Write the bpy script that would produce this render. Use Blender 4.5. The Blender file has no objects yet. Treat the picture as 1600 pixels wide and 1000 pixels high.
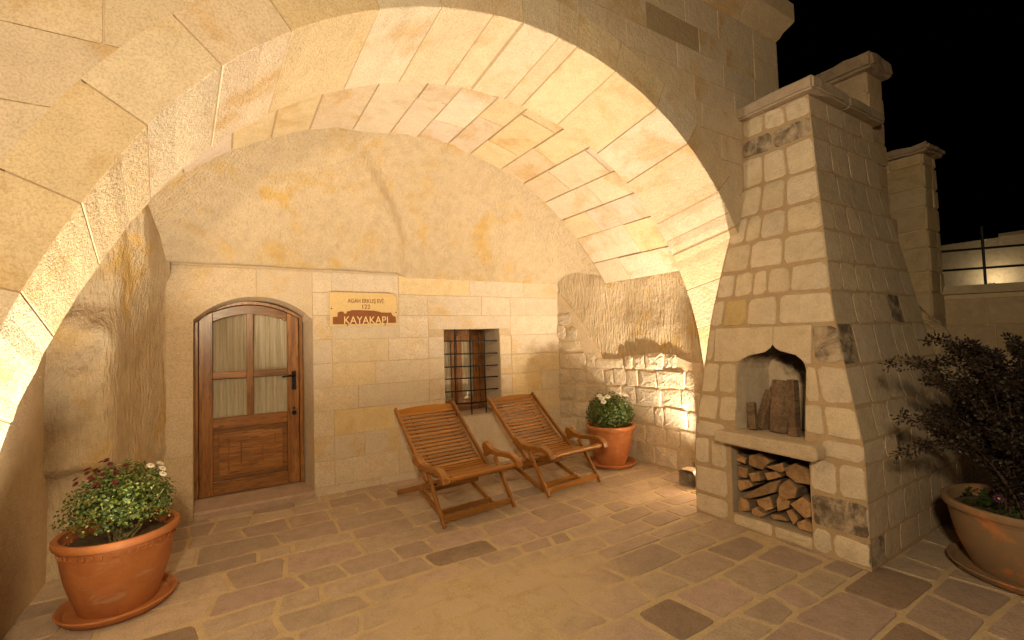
import bpy, bmesh, math, random
from mathutils import Matrix, Vector, noise
R = math.radians
rnd = random.Random(7)
S = bpy.context.scene
COL = S.collection
# ------------------------------------------------------------------ camera
VY, VX = (350.0, 544.0), (1964.0, 495.0)          # vanishing points of the depth and the wall direction (1600 x 1000)
a = (VY[0]-800, 500-VY[1]); b = (VX[0]-800, 500-VX[1])
FPX = math.sqrt(-(a[0]*b[0]+a[1]*b[1]))
ey = Vector((a[0], a[1], -FPX)).normalized(); ex = Vector((b[0], b[1], -FPX)).normalized(); ez = ex.cross(ey)
cam = bpy.data.objects.new('camera', bpy.data.cameras.new('camera')); COL.objects.link(cam)
m3 = Matrix((ex, ey, ez))
cam.matrix_world = Matrix.Translation((0, 0, 1.6)) @ m3.to_4x4()
cam.data.sensor_width = 36; cam.data.lens = FPX/1600*36
cam.data.clip_start = 0.05; cam.data.clip_end = 500
S.camera = cam
# ------------------------------------------------------------------ night sky, moon, exposure
w = bpy.data.worlds.new('World'); S.world = w; w.use_nodes = True
nt = w.node_tree; bg = nt.nodes['Background']
sky = nt.nodes.new('ShaderNodeTexSky'); sky.sky_type = 'NISHITA'; sky.sun_disc = False
sky.sun_elevation = R(-6); sky.sun_rotation = R(200)
nt.links.new(sky.outputs[0], bg.inputs[0]); bg.inputs[1].default_value = 0.01
def lamp(kind, name, loc, energy, color, **kw):
    d = bpy.data.lights.new(name, kind); d.energy = energy; d.color = color
    for k, v in kw.items(): setattr(d, k, v)
    o = bpy.data.objects.new(name, d); COL.objects.link(o); o.location = loc
    return o
moon = lamp('SUN', 'moon', (0, 0, 20), 0.004, (1, .95, .88), angle=R(.5)); moon.rotation_euler = (R(40), 0, R(-30))
S.view_settings.view_transform = 'Standard'; S.view_settings.look = 'None'
S.view_settings.exposure = 0.75; S.view_settings.gamma = 1.0; S.view_settings.use_curve_mapping = False
WARM = (1.0, .855, .63); AMBER = (1.0, .77, .47)
E_KEY, E_BACK, E_UPL, E_UPR, E_FAR = 430, 15, 360, 410, 8
def aim(o, target):
    o.rotation_euler = (Vector(target)-o.location).to_track_quat('-Z', 'Y').to_euler()

# ------------------------------------------------------------------ helpers
def tag(o, label=None, cat=None, group=None, kind=None):
    if label: o['label'] = label
    if cat: o['category'] = cat
    if group: o['group'] = group
    if kind: o['kind'] = kind
    return o
def empty(name, loc=(0, 0, 0), label=None, cat=None, group=None, parent=None, kind=None):
    o = bpy.data.objects.new(name, None); COL.objects.link(o); o.location = loc; o.empty_display_size = .1
    if parent: o.parent = parent
    return tag(o, label, cat, group, kind)
def mesh_obj(name, verts, faces, mat, parent=None, color=None, smooth=False, fmats=None):
    me = bpy.data.meshes.new(name)
    if parent is not None:
        q = parent.matrix_basis.inverted()
        if parent.parent: q = q @ parent.parent.matrix_basis.inverted()
        if q != Matrix(): verts = [q @ Vector(v) for v in verts]
    me.from_pydata([tuple(v) for v in verts], [], faces)
    for m in (mat if isinstance(mat, (list, tuple)) else [mat]): me.materials.append(m)
    if fmats: me.polygons.foreach_set('material_index', fmats)
    if smooth: me.polygons.foreach_set('use_smooth', [True]*len(me.polygons))
    me.update()
    o = bpy.data.objects.new(name, me); COL.objects.link(o)
    if parent is not None: o.parent = parent
    if color: o.color = (*color, 1)
    return o
class MB:
    """collects shapes into one mesh"""
    def __init__(s): s.v = []; s.f = []; s.m = []
    def add(s, vs, fs, mi=0):
        n = len(s.v); s.v += [tuple(p) for p in vs]; s.f += [tuple(i+n for i in f) for f in fs]; s.m += [mi]*len(fs)
    def box(s, lo, hi, mi=0):
        x0, y0, z0 = lo; x1, y1, z1 = hi
        s.add([(x0,y0,z0),(x1,y0,z0),(x1,y1,z0),(x0,y1,z0),(x0,y0,z1),(x1,y0,z1),(x1,y1,z1),(x0,y1,z1)],
              [(0,3,2,1),(4,5,6,7),(0,1,5,4),(1,2,6,5),(2,3,7,6),(3,0,4,7)], mi)
    def bar(s, p, q, wx, wy, up=(0, 0, 1), mi=0, ch=.2):
        """bevelled beam from p to q, section wx * wy"""
        p = Vector(p); q = Vector(q); d = (q-p).normalized(); u = Vector(up)
        x = d.cross(u)
        if x.length < 1e-4: x = d.cross(Vector((1, 0, 0)))
        x.normalize(); y = x.cross(d); c = min(wx, wy)*ch
        sec = [(-wx/2+c,-wy/2),(wx/2-c,-wy/2),(wx/2,-wy/2+c),(wx/2,wy/2-c),(wx/2-c,wy/2),(-wx/2+c,wy/2),(-wx/2,wy/2-c),(-wx/2,-wy/2+c)]
        vs = []
        for e, k in ((p, .8), (p+d*c, 1), (q-d*c, 1), (q, .8)):
            vs += [e+x*sx*k+y*sy*k for sx, sy in sec]
        fs = [tuple(range(7, -1, -1)), tuple(range(24, 32))]
        for r in range(3):
            for i in range(8): j = (i+1) % 8; fs.append((r*8+i, r*8+j, r*8+8+j, r*8+8+i))
        s.add(vs, fs, mi)
    def tube(s, pts, rad, n=8, mi=0, cap=True):
        pts = [Vector(p) for p in pts]; N = len(pts)
        rr = rad if isinstance(rad, (list, tuple)) else [rad]*N
        vs = []; prev = None
        for i, p in enumerate(pts):
            d = (pts[min(i+1, N-1)]-pts[max(i-1, 0)]).normalized()
            x = d.cross(Vector((0, 0, 1)))
            if x.length < 1e-3: x = d.cross(Vector((1, 0, 0)))
            x.normalize()
            if prev is not None and x.dot(prev) < 0: x = -x
            prev = x; y = x.cross(d)
            vs += [p+(x*math.cos(2*math.pi*k/n)+y*math.sin(2*math.pi*k/n))*rr[i] for k in range(n)]
        fs = [(i*n+k, i*n+(k+1) % n, (i+1)*n+(k+1) % n, (i+1)*n+k) for i in range(N-1) for k in range(n)]
        if cap: fs += [tuple(range(n-1, -1, -1)), tuple(range((N-1)*n, N*n))]
        s.add(vs, fs, mi)
    def lathe(s, prof, c=(0, 0, 0), n=48, mi=0, wob=0):
        vs = []
        for r, z in prof:
            for k in range(n):
                t = 2*math.pi*k/n; q = r*(1+wob*math.sin(2*t+z*9))
                vs.append((c[0]+q*math.cos(t), c[1]+q*math.sin(t), c[2]+z))
        fs = [(i*n+k, i*n+(k+1) % n, (i+1)*n+(k+1) % n, (i+1)*n+k) for i in range(len(prof)-1) for k in range(n)]
        s.add(vs, fs, mi)
    def prism(s, poly, axis, lo, hi, mi=0):
        """extrude a 2D outline along an axis (0 x, 1 y, 2 z)"""
        n = len(poly)
        def P(u, v, w): return ((w, u, v), (u, w, v), (u, v, w))[axis]
        s.add([P(u, v, lo) for u, v in poly]+[P(u, v, hi) for u, v in poly],
              [tuple(range(n)), tuple(range(2*n-1, n-1, -1))]+[(i, i+n, (i+1) % n+n, (i+1) % n) for i in range(n)], mi)
    def build(s, name, mat, parent=None, color=None, smooth=False, fix=True, angle=None):
        o = mesh_obj(name, s.v, s.f, mat, parent, color, smooth, s.m if isinstance(mat, (list, tuple)) else None)
        if fix:
            bm = bmesh.new(); bm.from_mesh(o.data); bmesh.ops.recalc_face_normals(bm, faces=bm.faces); bm.to_mesh(o.data); bm.free()
        if angle: o.data.set_sharp_from_angle(angle=R(angle)); 
        return o
def lerp(a, b, t): return a+(b-a)*t
def sm(a, b, x):
    t = max(0, min(1, (x-a)/(b-a))); return t*t*(3-2*t)
def interp(T, z, k):
    if z <= T[0][0]: return T[0][k]
    for p, q in zip(T[:-1], T[1:]):
        if z <= q[0]: return lerp(p[k], q[k], (z-p[0])/(q[0]-p[0]))
    return T[-1][k]
def nz(x, y=0, z=0, s=1.0): return noise.noise(Vector((x*s, y*s, z*s)))
def fbm(p, s): return noise.fractal(Vector(p)*s, 1.0, 2.0, 4)

# ------------------------------------------------------------------ materials
def new_mat(name):
    m = bpy.data.materials.new(name); m.use_nodes = True
    t = m.node_tree; p = t.nodes['Principled BSDF']
    return m, t, p
def N(t, typ, **kw):
    n = t.nodes.new(typ)
    for k, v in kw.items():
        if hasattr(n, k): setattr(n, k, v)
    return n
def mixc(t, fac, A, B, mode='MIX'):
    n = t.nodes.new('ShaderNodeMix'); n.data_type = 'RGBA'; n.blend_type = mode
    for i, v in ((0, fac), (6, A), (7, B)):
        if hasattr(v, 'is_linked'): t.links.new(v, n.inputs[i])
        elif i == 0: n.inputs[0].default_value = v
        else: n.inputs[i].default_value = (*v, 1)
    return n.outputs[2]
def math_(t, op, A, B=None, C=None, clamp=False):
    n = t.nodes.new('ShaderNodeMath'); n.operation = op; n.use_clamp = clamp
    for i, v in enumerate((A, B, C)):
        if v is None: continue
        if hasattr(v, 'is_linked'): t.links.new(v, n.inputs[i])
        else: n.inputs[i].default_value = v
    return n.outputs[0]
def ramp(t, src, lo, hi):
    n = t.nodes.new('ShaderNodeMapRange'); n.interpolation_type = 'SMOOTHSTEP'
    t.links.new(src, n.inputs[0]); n.inputs[1].default_value = lo; n.inputs[2].default_value = hi
    return n.outputs[0]
def noise_tex(t, vec, scale, detail=5, rough=.55, dist=0):
    n = t.nodes.new('ShaderNodeTexNoise'); n.inputs['Scale'].default_value = scale; n.inputs['Detail'].default_value = detail
    n.inputs['Roughness'].default_value = rough; n.inputs['Distortion'].default_value = dist
    t.links.new(vec, n.inputs['Vector']); return n.outputs['Fac']
def mapping(t, vec, scale=(1, 1, 1), rot=(0, 0, 0)):
    n = t.nodes.new('ShaderNodeMapping'); n.inputs['Scale'].default_value = scale; n.inputs['Rotation'].default_value = rot
    t.links.new(vec, n.inputs['Vector']); return n.outputs[0]
def position(t, per_object=True, local=False):
    if local: v = t.nodes.new('ShaderNodeTexCoord').outputs['Object']
    else: v = t.nodes.new('ShaderNodeNewGeometry').outputs['Position']
    if not per_object: return v
    oi = t.nodes.new('ShaderNodeObjectInfo'); c = t.nodes.new('ShaderNodeCombineXYZ')
    k = math_(t, 'MULTIPLY', oi.outputs['Random'], 37.0)
    t.links.new(k, c.inputs[0]); t.links.new(math_(t, 'MULTIPLY', k, 2.3), c.inputs[1])
    n = t.nodes.new('ShaderNodeVectorMath'); n.operation = 'ADD'
    t.links.new(v, n.inputs[0]); t.links.new(c.outputs[0], n.inputs[1]); return n.outputs[0]
def bump(t, p, h, dist, strength=1.0):
    n = t.nodes.new('ShaderNodeBump'); n.inputs['Distance'].default_value = dist; n.inputs['Strength'].default_value = strength
    t.links.new(h, n.inputs['Height']); t.links.new(n.outputs[0], p.inputs['Normal'])
def stone_mat(name, base=None, ochre=.5, och_col=(.50, .30, .085), dark=.25, bump_mm=2.5, chisel=0, speck=.25, per_object=True, rough=.95, dirt=0, och_th=.56, dirt_lo=.52):
    """tuff: base colour (the object's own colour when base is None), ochre clouds, fine grain, pits, chisel strokes"""
    m, t, p = new_mat(name); v = position(t, per_object)
    if base is None: c = t.nodes.new('ShaderNodeObjectInfo').outputs['Color']
    else:
        r = t.nodes.new('ShaderNodeRGB'); r.outputs[0].default_value = (*base, 1); c = r.outputs[0]
    big = noise_tex(t, v, 2.2, 4, .6, .4)
    c = mixc(t, math_(t, 'MULTIPLY', ramp(t, big, och_th, och_th+.2), ochre), c, och_col)
    mid = noise_tex(t, v, 9, 4, .65)
    c = mixc(t, math_(t, 'MULTIPLY', ramp(t, mid, .35, .7), dark), c, (.62, .60, .58), 'MULTIPLY')
    fine = noise_tex(t, v, 95, 2, .7)
    c = mixc(t, math_(t, 'MULTIPLY', ramp(t, fine, .62, .30), speck), c, (.45, .36, .26), 'MULTIPLY')
    vo = t.nodes.new('ShaderNodeTexVoronoi'); vo.inputs['Scale'].default_value = 34; t.links.new(v, vo.inputs['Vector'])
    pm = math_(t, 'MULTIPLY', ramp(t, vo.outputs['Distance'], .13, .05), ramp(t, mid, .5, .62))
    c = mixc(t, math_(t, 'MULTIPLY', pm, .55), c, (.16, .09, .04))
    if dirt:
        dn = noise_tex(t, v, 5.5, 5, .7, .8)
        c = mixc(t, math_(t, 'MULTIPLY', ramp(t, dn, dirt_lo, dirt_lo+.28), dirt), c, (.085, .06, .04))
    h = math_(t, 'ADD', math_(t, 'MULTIPLY', fine, .45), math_(t, 'MULTIPLY', noise_tex(t, v, 26, 3, .7), 1.0))
    if chisel:
        ch = noise_tex(t, mapping(t, v, (16, 16, 3.0), (R(20), R(28), 0)), 2.6, 3, .55)
        h = math_(t, 'ADD', h, math_(t, 'MULTIPLY', ch, chisel))
    t.links.new(c, p.inputs['Base Color']); p.inputs['Roughness'].default_value = rough
    p.inputs['Specular IOR Level'].default_value = .2
    bump(t, p, h, bump_mm/1000.0*2.2)
    return m
M = {}
M['ashlar'] = stone_mat('ashlar', ochre=.5, och_col=(.62, .40, .12), bump_mm=3.4, speck=.42, och_th=.52)
M['voussoir'] = stone_mat('voussoir', ochre=.55, bump_mm=4.5, speck=.35, och_th=.50)
M['rubble'] = stone_mat('rubble', ochre=.25, dark=.45, bump_mm=8, speck=.4)
M['block'] = stone_mat('block', ochre=.3, dark=.35, bump_mm=4, dirt=.35)
M['paver'] = stone_mat('paver', ochre=.22, och_col=(.34, .22, .11), dark=.4, bump_mm=3, rough=.8, speck=.35)
M['mortar'] = stone_mat('mortar', (.57, .44, .29), ochre=.12, dark=.3, bump_mm=3.5, per_object=False)
M['mortar_dark'] = stone_mat('pointing', (.44, .32, .195), ochre=.15, dark=.3, bump_mm=3, per_object=False)
M['sand'] = stone_mat('sand', (.56, .43, .265), ochre=.2, och_col=(.36, .25, .12), dark=.35, bump_mm=3.2, per_object=False)
M['rock'] = stone_mat('rock', (.55, .43, .28), ochre=.75, och_col=(.56, .35, .09), dark=.3, bump_mm=4.2, chisel=3.0, per_object=False, och_th=.50)
M['block_dark'] = stone_mat('stained_block', (.50, .40, .29), ochre=.2, dark=.5, bump_mm=6, dirt=.9, dirt_lo=.36)
M['capstone'] = stone_mat('capstone', (.40, .31, .22), ochre=.15, dark=.6, bump_mm=6, dirt=.5)
M['earth'] = stone_mat('earth', (.12, .085, .055), ochre=0, dark=.5, bump_mm=8, per_object=False)
def dust(m, cx, cy, rx, ry, col):
    t = m.node_tree; p = t.nodes['Principled BSDF']; src = p.inputs['Base Color'].links[0].from_socket
    v = position(t, False); n = noise_tex(t, v, 4.5, 6, .7, .5); n2 = noise_tex(t, v, 40, 3, .6)
    sep = t.nodes.new('ShaderNodeSeparateXYZ'); t.links.new(v, sep.inputs[0])
    a_ = math_(t, 'POWER', math_(t, 'ABSOLUTE', math_(t, 'DIVIDE', math_(t, 'SUBTRACT', sep.outputs[0], cx), rx)), 2.0)
    b_ = math_(t, 'POWER', math_(t, 'ABSOLUTE', math_(t, 'DIVIDE', math_(t, 'SUBTRACT', sep.outputs[1], cy), ry)), 2.0)
    d = math_(t, 'ADD', math_(t, 'SQRT', math_(t, 'ADD', a_, b_)), math_(t, 'MULTIPLY', math_(t, 'SUBTRACT', n, .5), 1.3))
    d = math_(t, 'ADD', d, math_(t, 'MULTIPLY', math_(t, 'SUBTRACT', n2, .5), .5))
    c = mixc(t, math_(t, 'MULTIPLY', ramp(t, d, 1.45, .5), .8), src, col); t.links.new(c, p.inputs['Base Color'])
dust(M['paver'], 1.4, 2.5, .85, .55, (.55, .42, .265))
def wood_mat(name, c1, c2, c3, scale=(1, 1, 1), rough=.38, grain=1.0, coat=.25):
    m, t, p = new_mat(name); v = position(t, True, local=True)
    n1 = noise_tex(t, mapping(t, v, scale), 6, 8, .65, 1.2)
    n2 = noise_tex(t, mapping(t, v, scale), 38, 4, .6)
    c = mixc(t, ramp(t, n1, .32, .68), c1, c2)
    c = mixc(t, math_(t, 'MULTIPLY', ramp(t, n2, .5, .72), .6*grain), c, c3)
    oi = t.nodes.new('ShaderNodeObjectInfo'); g = t.nodes.new('ShaderNodeHueSaturation')
    t.links.new(c, g.inputs['Color']); t.links.new(math_(t, 'MULTIPLY_ADD', oi.outputs['Random'], .45, .78), g.inputs['Value'])
    t.links.new(g.outputs[0], p.inputs['Base Color']); p.inputs['Roughness'].default_value = rough
    p.inputs['Coat Weight'].default_value = coat; p.inputs['Coat Roughness'].default_value = .25
    bump(t, p, n2, .0012)
    return m
M['teak'] = wood_mat('teak', (.32, .128, .014), (.225, .082, .009), (.10, .034, .005), (.15, .8, .8), .34, .35)
M['doorwood_v'] = wood_mat('door_wood_upright', (.33, .145, .038), (.165, .06, .014), (.03, .011, .005), (2.5, 2.5, .22), .3, 1.3)
M['doorwood_h'] = wood_mat('door_wood_level', (.33, .145, .038), (.165, .06, .014), (.03, .011, .005), (.22, 2.5, 2.5), .3, 1.3)
M['bark'] = wood_mat('bark', (.24, .155, .09), (.13, .08, .045), (.03, .018, .01), (.3, 1.6, 1.6), .95, 1.2, 0)
M['cutwood'] = wood_mat('cut_wood', (.40, .235, .10), (.24, .135, .06), (.09, .05, .025), (1.4, 1.4, 1.4), .85, .8, 0)
def niche_mat():
    m, t, p = new_mat('smoked_niche'); v = position(t, False); n = noise_tex(t, v, 7, 5, .65, .6); f = noise_tex(t, v, 60, 3, .6)
    sep = t.nodes.new('ShaderNodeSeparateXYZ'); t.links.new(v, sep.inputs[0])
    h = math_(t, 'ADD', sep.outputs[2], math_(t, 'MULTIPLY', math_(t, 'SUBTRACT', 2.10, sep.outputs[1]), .75))
    h = math_(t, 'ADD', h, math_(t, 'MULTIPLY', math_(t, 'SUBTRACT', n, .5), .55))
    c = mixc(t, ramp(t, n, .35, .7), (.58, .47, .34), (.46, .36, .25))
    c = mixc(t, ramp(t, h, 1.12, 1.36), c, (.03, .022, .017))
    t.links.new(c, p.inputs['Base Color']); p.inputs['Roughness'].default_value = .95; bump(t, p, math_(t, 'ADD', n, f), .006); return m
M['niche'] = niche_mat()
def plain(name, col, rough=.6, metal=0, var=.25, scale=20, bmp=.0008, spec=.4):
    m, t, p = new_mat(name); v = position(t, True)
    n = noise_tex(t, v, scale, 6, .65)
    c = mixc(t, math_(t, 'MULTIPLY', ramp(t, n, .3, .7), var), col, tuple(x*.45 for x in col))
    t.links.new(c, p.inputs['Base Color']); p.inputs['Roughness'].default_value = rough; p.inputs['Metallic'].default_value = metal
    p.inputs['Specular IOR Level'].default_value = spec
    bump(t, p, n, bmp); return m
M['iron'] = plain('wrought_iron', (.022, .02, .019), .55, .6)
M['black'] = plain('black_metal', (.018, .016, .015), .4, .7)
M['soil'] = plain('soil', (.13, .085, .05), .95, 0, .8, 60, .012)
M['stem'] = plain('stem', (.22, .19, .08), .8)
M['twig'] = plain('twig', (.07, .04, .025), .85)
M['dark_backing'] = plain('dark_backing', (.035, .026, .02), .95, 0, .5)  # near-black colour of the sheets behind the curtains
M['petal_white'] = plain('white_petal', (.78, .74, .64), .7, 0, .1)
M['petal_red'] = plain('dark_red_petal', (.11, .008, .012), .6, 0, .3)
M['petal_eye'] = plain('yellow_flower_eye', (.6, .36, .04), .7)
M['pansy'] = plain('violet_petal', (.05, .012, .05), .6, 0, .3)
M['sign_cream'] = plain('sign_cream', (.64, .46, .21), .6, 0, .18, 30)
M['sign_rust'] = plain('sign_rust', (.26, .085, .022), .65, .1, .45, 40)
M['sign_letter'] = plain('sign_letter', (.22, .065, .02), .6)
M['sign_light'] = plain('sign_light_letter', (.74, .58, .30), .6, 0, .05)
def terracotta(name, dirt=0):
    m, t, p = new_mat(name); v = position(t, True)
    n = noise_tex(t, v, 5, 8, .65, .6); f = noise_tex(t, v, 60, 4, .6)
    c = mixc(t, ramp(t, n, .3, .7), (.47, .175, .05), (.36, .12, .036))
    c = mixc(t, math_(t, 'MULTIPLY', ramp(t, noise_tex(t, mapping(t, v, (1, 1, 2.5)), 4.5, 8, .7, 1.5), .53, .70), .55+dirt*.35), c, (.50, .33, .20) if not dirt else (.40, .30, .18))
    if dirt: c = mixc(t, math_(t, 'MULTIPLY', ramp(t, n, .30, .50), .9), c, (.20, .135, .075))  # brown coat: weathering, plus the dim light on the right pot put into colour
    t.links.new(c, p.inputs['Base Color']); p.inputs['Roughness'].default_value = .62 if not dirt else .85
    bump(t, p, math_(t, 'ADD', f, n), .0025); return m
M['terracotta'] = terracotta('terracotta'); M['terracotta_old_dimmed'] = terracotta('weathered_dimmed_terracotta', 1)
def leaf_mat(name, c1, c2, rough=.55):
    m, t, p = new_mat(name); v = position(t, False)
    c = mixc(t, ramp(t, noise_tex(t, v, 22, 3, .6), .3, .7), c1, c2)
    t.links.new(c, p.inputs['Base Color']); p.inputs['Roughness'].default_value = rough
    tr = t.nodes.new('ShaderNodeBsdfTranslucent'); t.links.new(c, tr.inputs[0])
    mx = t.nodes.new('ShaderNodeMixShader'); mx.inputs[0].default_value = .2
    t.links.new(p.outputs[0], mx.inputs[1]); t.links.new(tr.outputs[0], mx.inputs[2])
    t.links.new(mx.outputs[0], t.nodes['Material Output'].inputs['Surface']); return m
M['leaf'] = leaf_mat('chrysanthemum_leaf', (.13, .16, .022), (.055, .085, .012))
M['leaf_pale'] = leaf_mat('chrysanthemum_bud', (.36, .36, .12), (.24, .27, .07))
M['leaf_dark'] = leaf_mat('chrysanthemum_dark_leaf', (.04, .085, .012), (.022, .05, .008))
M['barberry'] = leaf_mat('barberry_leaf', (.026, .012, .008), (.014, .012, .006))
def curtain_mat():
    m, t, p = new_mat('curtain'); v = position(t, False)
    n = noise_tex(t, mapping(t, v, (1, 1, .06)), 30, 5, .7)
    c = mixc(t, ramp(t, n, .3, .75), (.66, .56, .40), (.42, .33, .20))
    t.links.new(c, p.inputs['Base Color']); p.inputs['Roughness'].default_value = .9; bump(t, p, n, .004); return m
M['curtain'] = curtain_mat()
def glass_mat():
    m, t, p = new_mat('glass'); t.nodes.remove(p)
    tr = t.nodes.new('ShaderNodeBsdfTransparent'); gl = t.nodes.new('ShaderNodeBsdfGlossy'); gl.inputs['Roughness'].default_value = .03
    fr = t.nodes.new('ShaderNodeFresnel'); fr.inputs[0].default_value = 1.5; mx = t.nodes.new('ShaderNodeMixShader')
    t.links.new(fr.outputs[0], mx.inputs[0]); t.links.new(tr.outputs[0], mx.inputs[1]); t.links.new(gl.outputs[0], mx.inputs[2])
    t.links.new(mx.outputs[0], t.nodes['Material Output'].inputs['Surface']); return m
M['glass'] = glass_mat()
def emit(name, col, s):
    m, t, p = new_mat(name); p.inputs['Base Color'].default_value = (*col, 1)
    p.inputs['Emission Color'].default_value = (*col, 1); p.inputs['Emission Strength'].default_value = s; return m
M['bulb'] = emit('lamp_bulb', (1, .72, .36), 30)

# ------------------------------------------------------------------ stone pieces
CREAM = (.66, .55, .41)
def tint(base=CREAM, v=.07, y=0.0):
    k = 1+rnd.uniform(-v, v); h = rnd.uniform(-.02, .02)+y
    return (base[0]*k, base[1]*k*(1-h*.6), base[2]*k*(1-h*3))
def rrect(u0, v0, u1, v1, r=.02, jit=.004, g=.004):
    """outline of a worn rectangular stone, counter-clockwise"""
    u0 += g; u1 -= g; v0 += g; v1 -= g
    r = min(r, (u1-u0)*.35, (v1-v0)*.35); j = lambda: rnd.uniform(-jit, jit)
    P = []
    for cu, cv, su, sv, flip in ((u0, v0, 1, 1, 0), (u1, v0, -1, 1, 1), (u1, v1, -1, -1, 0), (u0, v1, 1, -1, 1)):
        p = [(cu, cv+sv*r*rnd.uniform(.6, 1.3)), (cu+su*r*.3, cv+sv*r*.3), (cu+su*r*rnd.uniform(.6, 1.3), cv)]
        if flip: p.reverse()
        P += [(x+j(), y+j()) for x, y in p]
    return P
def stone(name, parent, P, fmap, mat, w1=.0, w0=-.08, ch=.006, color=None, pillow=0.0, smooth=False):
    """one stone: outline P in (u, v); w is proud of the wall; fmap takes (u, v, w) to the world"""
    n = len(P); cu = sum(p[0] for p in P)/n; cv = sum(p[1] for p in P)/n
    def ins(p, d):
        L = math.hypot(p[0]-cu, p[1]-cv) or 1; k = max(.2, 1-d/L); return (cu+(p[0]-cu)*k, cv+(p[1]-cv)*k)
    vs = [fmap(u, v, w0) for u, v in P]+[fmap(u, v, w1-ch) for u, v in P]
    vs += [fmap(*ins(p, ch), w1+rnd.uniform(-pillow, pillow)*.25) for p in P]
    fs = [(i, (i+1) % n, (i+1) % n+n, i+n) for i in range(n)]+[(i+n, (i+1) % n+n, (i+1) % n+2*n, i+2*n) for i in range(n)]
    if pillow:
        q = len(vs)
        vs += [fmap(*[lerp(c, x, .5) for c, x in zip((cu, cv), ins(p, ch))], w1+rnd.uniform(.2, 1.0)*pillow) for p in P]
        vs.append(fmap(cu+rnd.uniform(-.02, .02), cv+rnd.uniform(-.02, .02), w1+rnd.uniform(.3, 1.0)*pillow))
        fs += [(i+2*n, (i+1) % n+2*n, (i+1) % n+q, i+q) for i in range(n)]+[(i+q, (i+1) % n+q, q+n) for i in range(n)]
    else: fs.append(tuple(range(2*n, 3*n)))
    o = mesh_obj(name, vs, fs, mat, parent, color or tint(), smooth)
    return o
def arc_stone(name, parent, a0, a1, v0, v1, fmap, mat, w1=0., w0=-.25, ch=.008, color=None, n=4):
    """a stone of an arch or vault: u is the angle in degrees, subdivided along the curve"""
    us = [lerp(a0, a1, i/n) for i in range(n+1)]; e = .12*(a1-a0)/n
    vs = []; fs = []
    du = math.degrees(ch/2.6)
    for i, u in enumerate(us):
        ui = u+(du if i == 0 else -du if i == n else 0)*(1 if a1 > a0 else -1)
        jl = rnd.uniform(-.004, .004)
        vs += [fmap(u, v0, w0), fmap(u, v0, w1-ch), fmap(ui, v0+ch, w1+jl), fmap(ui, v1-ch, w1+jl), fmap(u, v1, w1-ch), fmap(u, v1, w0)]
    for i in range(n):
        for k in range(5): fs.append((i*6+k, i*6+k+1, i*6+k+7, i*6+k+6))
        fs.append((i*6+5, i*6, i*6+6, i*6+11))
    fs += [tuple(range(5, -1, -1)), tuple(range(n*6, n*6+6))]
    o = mesh_obj(name, vs, fs, mat, parent, color or tint())
    bm = bmesh.new(); bm.from_mesh(o.data); bmesh.ops.recalc_face_normals(bm, faces=bm.faces); bm.to_mesh(o.data); bm.free()
    return o
# ================================================================== GROUND
g = MB(); g.box((-120, -120, -.5), (120, 120, -.16)); tag(g.build('ground', M['earth']), kind='structure')
# bed of sandy mortar between the pavers: height varies, drifts over the stones in the middle
def bed_h(x, y):
    d = math.exp(-(((x-1.5)/.95)**2+((y-2.5)/.55)**2)*1.1)
    e = math.exp(-(((x-.3)/.9)**2+((y-3.3)/.5)**2)*1.2)*.12
    return -.0035+.0028*nz(x, y, 3, 2.5)+.003*nz(x, y, 9, 9)+(d+e)*(.0065+.006*nz(x, y, 5, 3)+.004*nz(x, y, 2, 14))
nx_, ny_ = 205, 165; X0, X1, Y0, Y1 = -1.6, 6.6, -1.0, 5.62
vs = [(lerp(X0, X1, i/nx_), lerp(Y0, Y1, j/ny_), bed_h(lerp(X0, X1, i/nx_), lerp(Y0, Y1, j/ny_))) for j in range(ny_+1) for i in range(nx_+1)]
fs = [(j*(nx_+1)+i, j*(nx_+1)+i+1, (j+1)*(nx_+1)+i+1, (j+1)*(nx_+1)+i) for j in range(ny_) for i in range(nx_)]
pavement = tag(mesh_obj('pavement', vs, fs, M['sand'], smooth=True), kind='structure')
apron = MB(); apron.box((-9, -8, -.12), (-1.6, 2.5, -.012)); apron.box((-1.6, -8, -.12), (6.6, -1.0, -.012)); apron.box((6.6, -8, -.12), (9, 2, -.012))
tag(apron.build('yard', M['sand']), kind='structure')
PAV = [(.46, .355, .275), (.49, .385, .29), (.42, .32, .255), (.52, .41, .305), (.47, .35, .285)]
dark_spots = [(1.75, 3.30), (-.16, 3.37), (3.03, 1.08), (3.33, 1.36), (2.13, 1.80)]
rest = MB(); count = 0
y = 5.40; row = 0; off = 0
ground_map = lambda u, v, w_: (u, v, w_)
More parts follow.
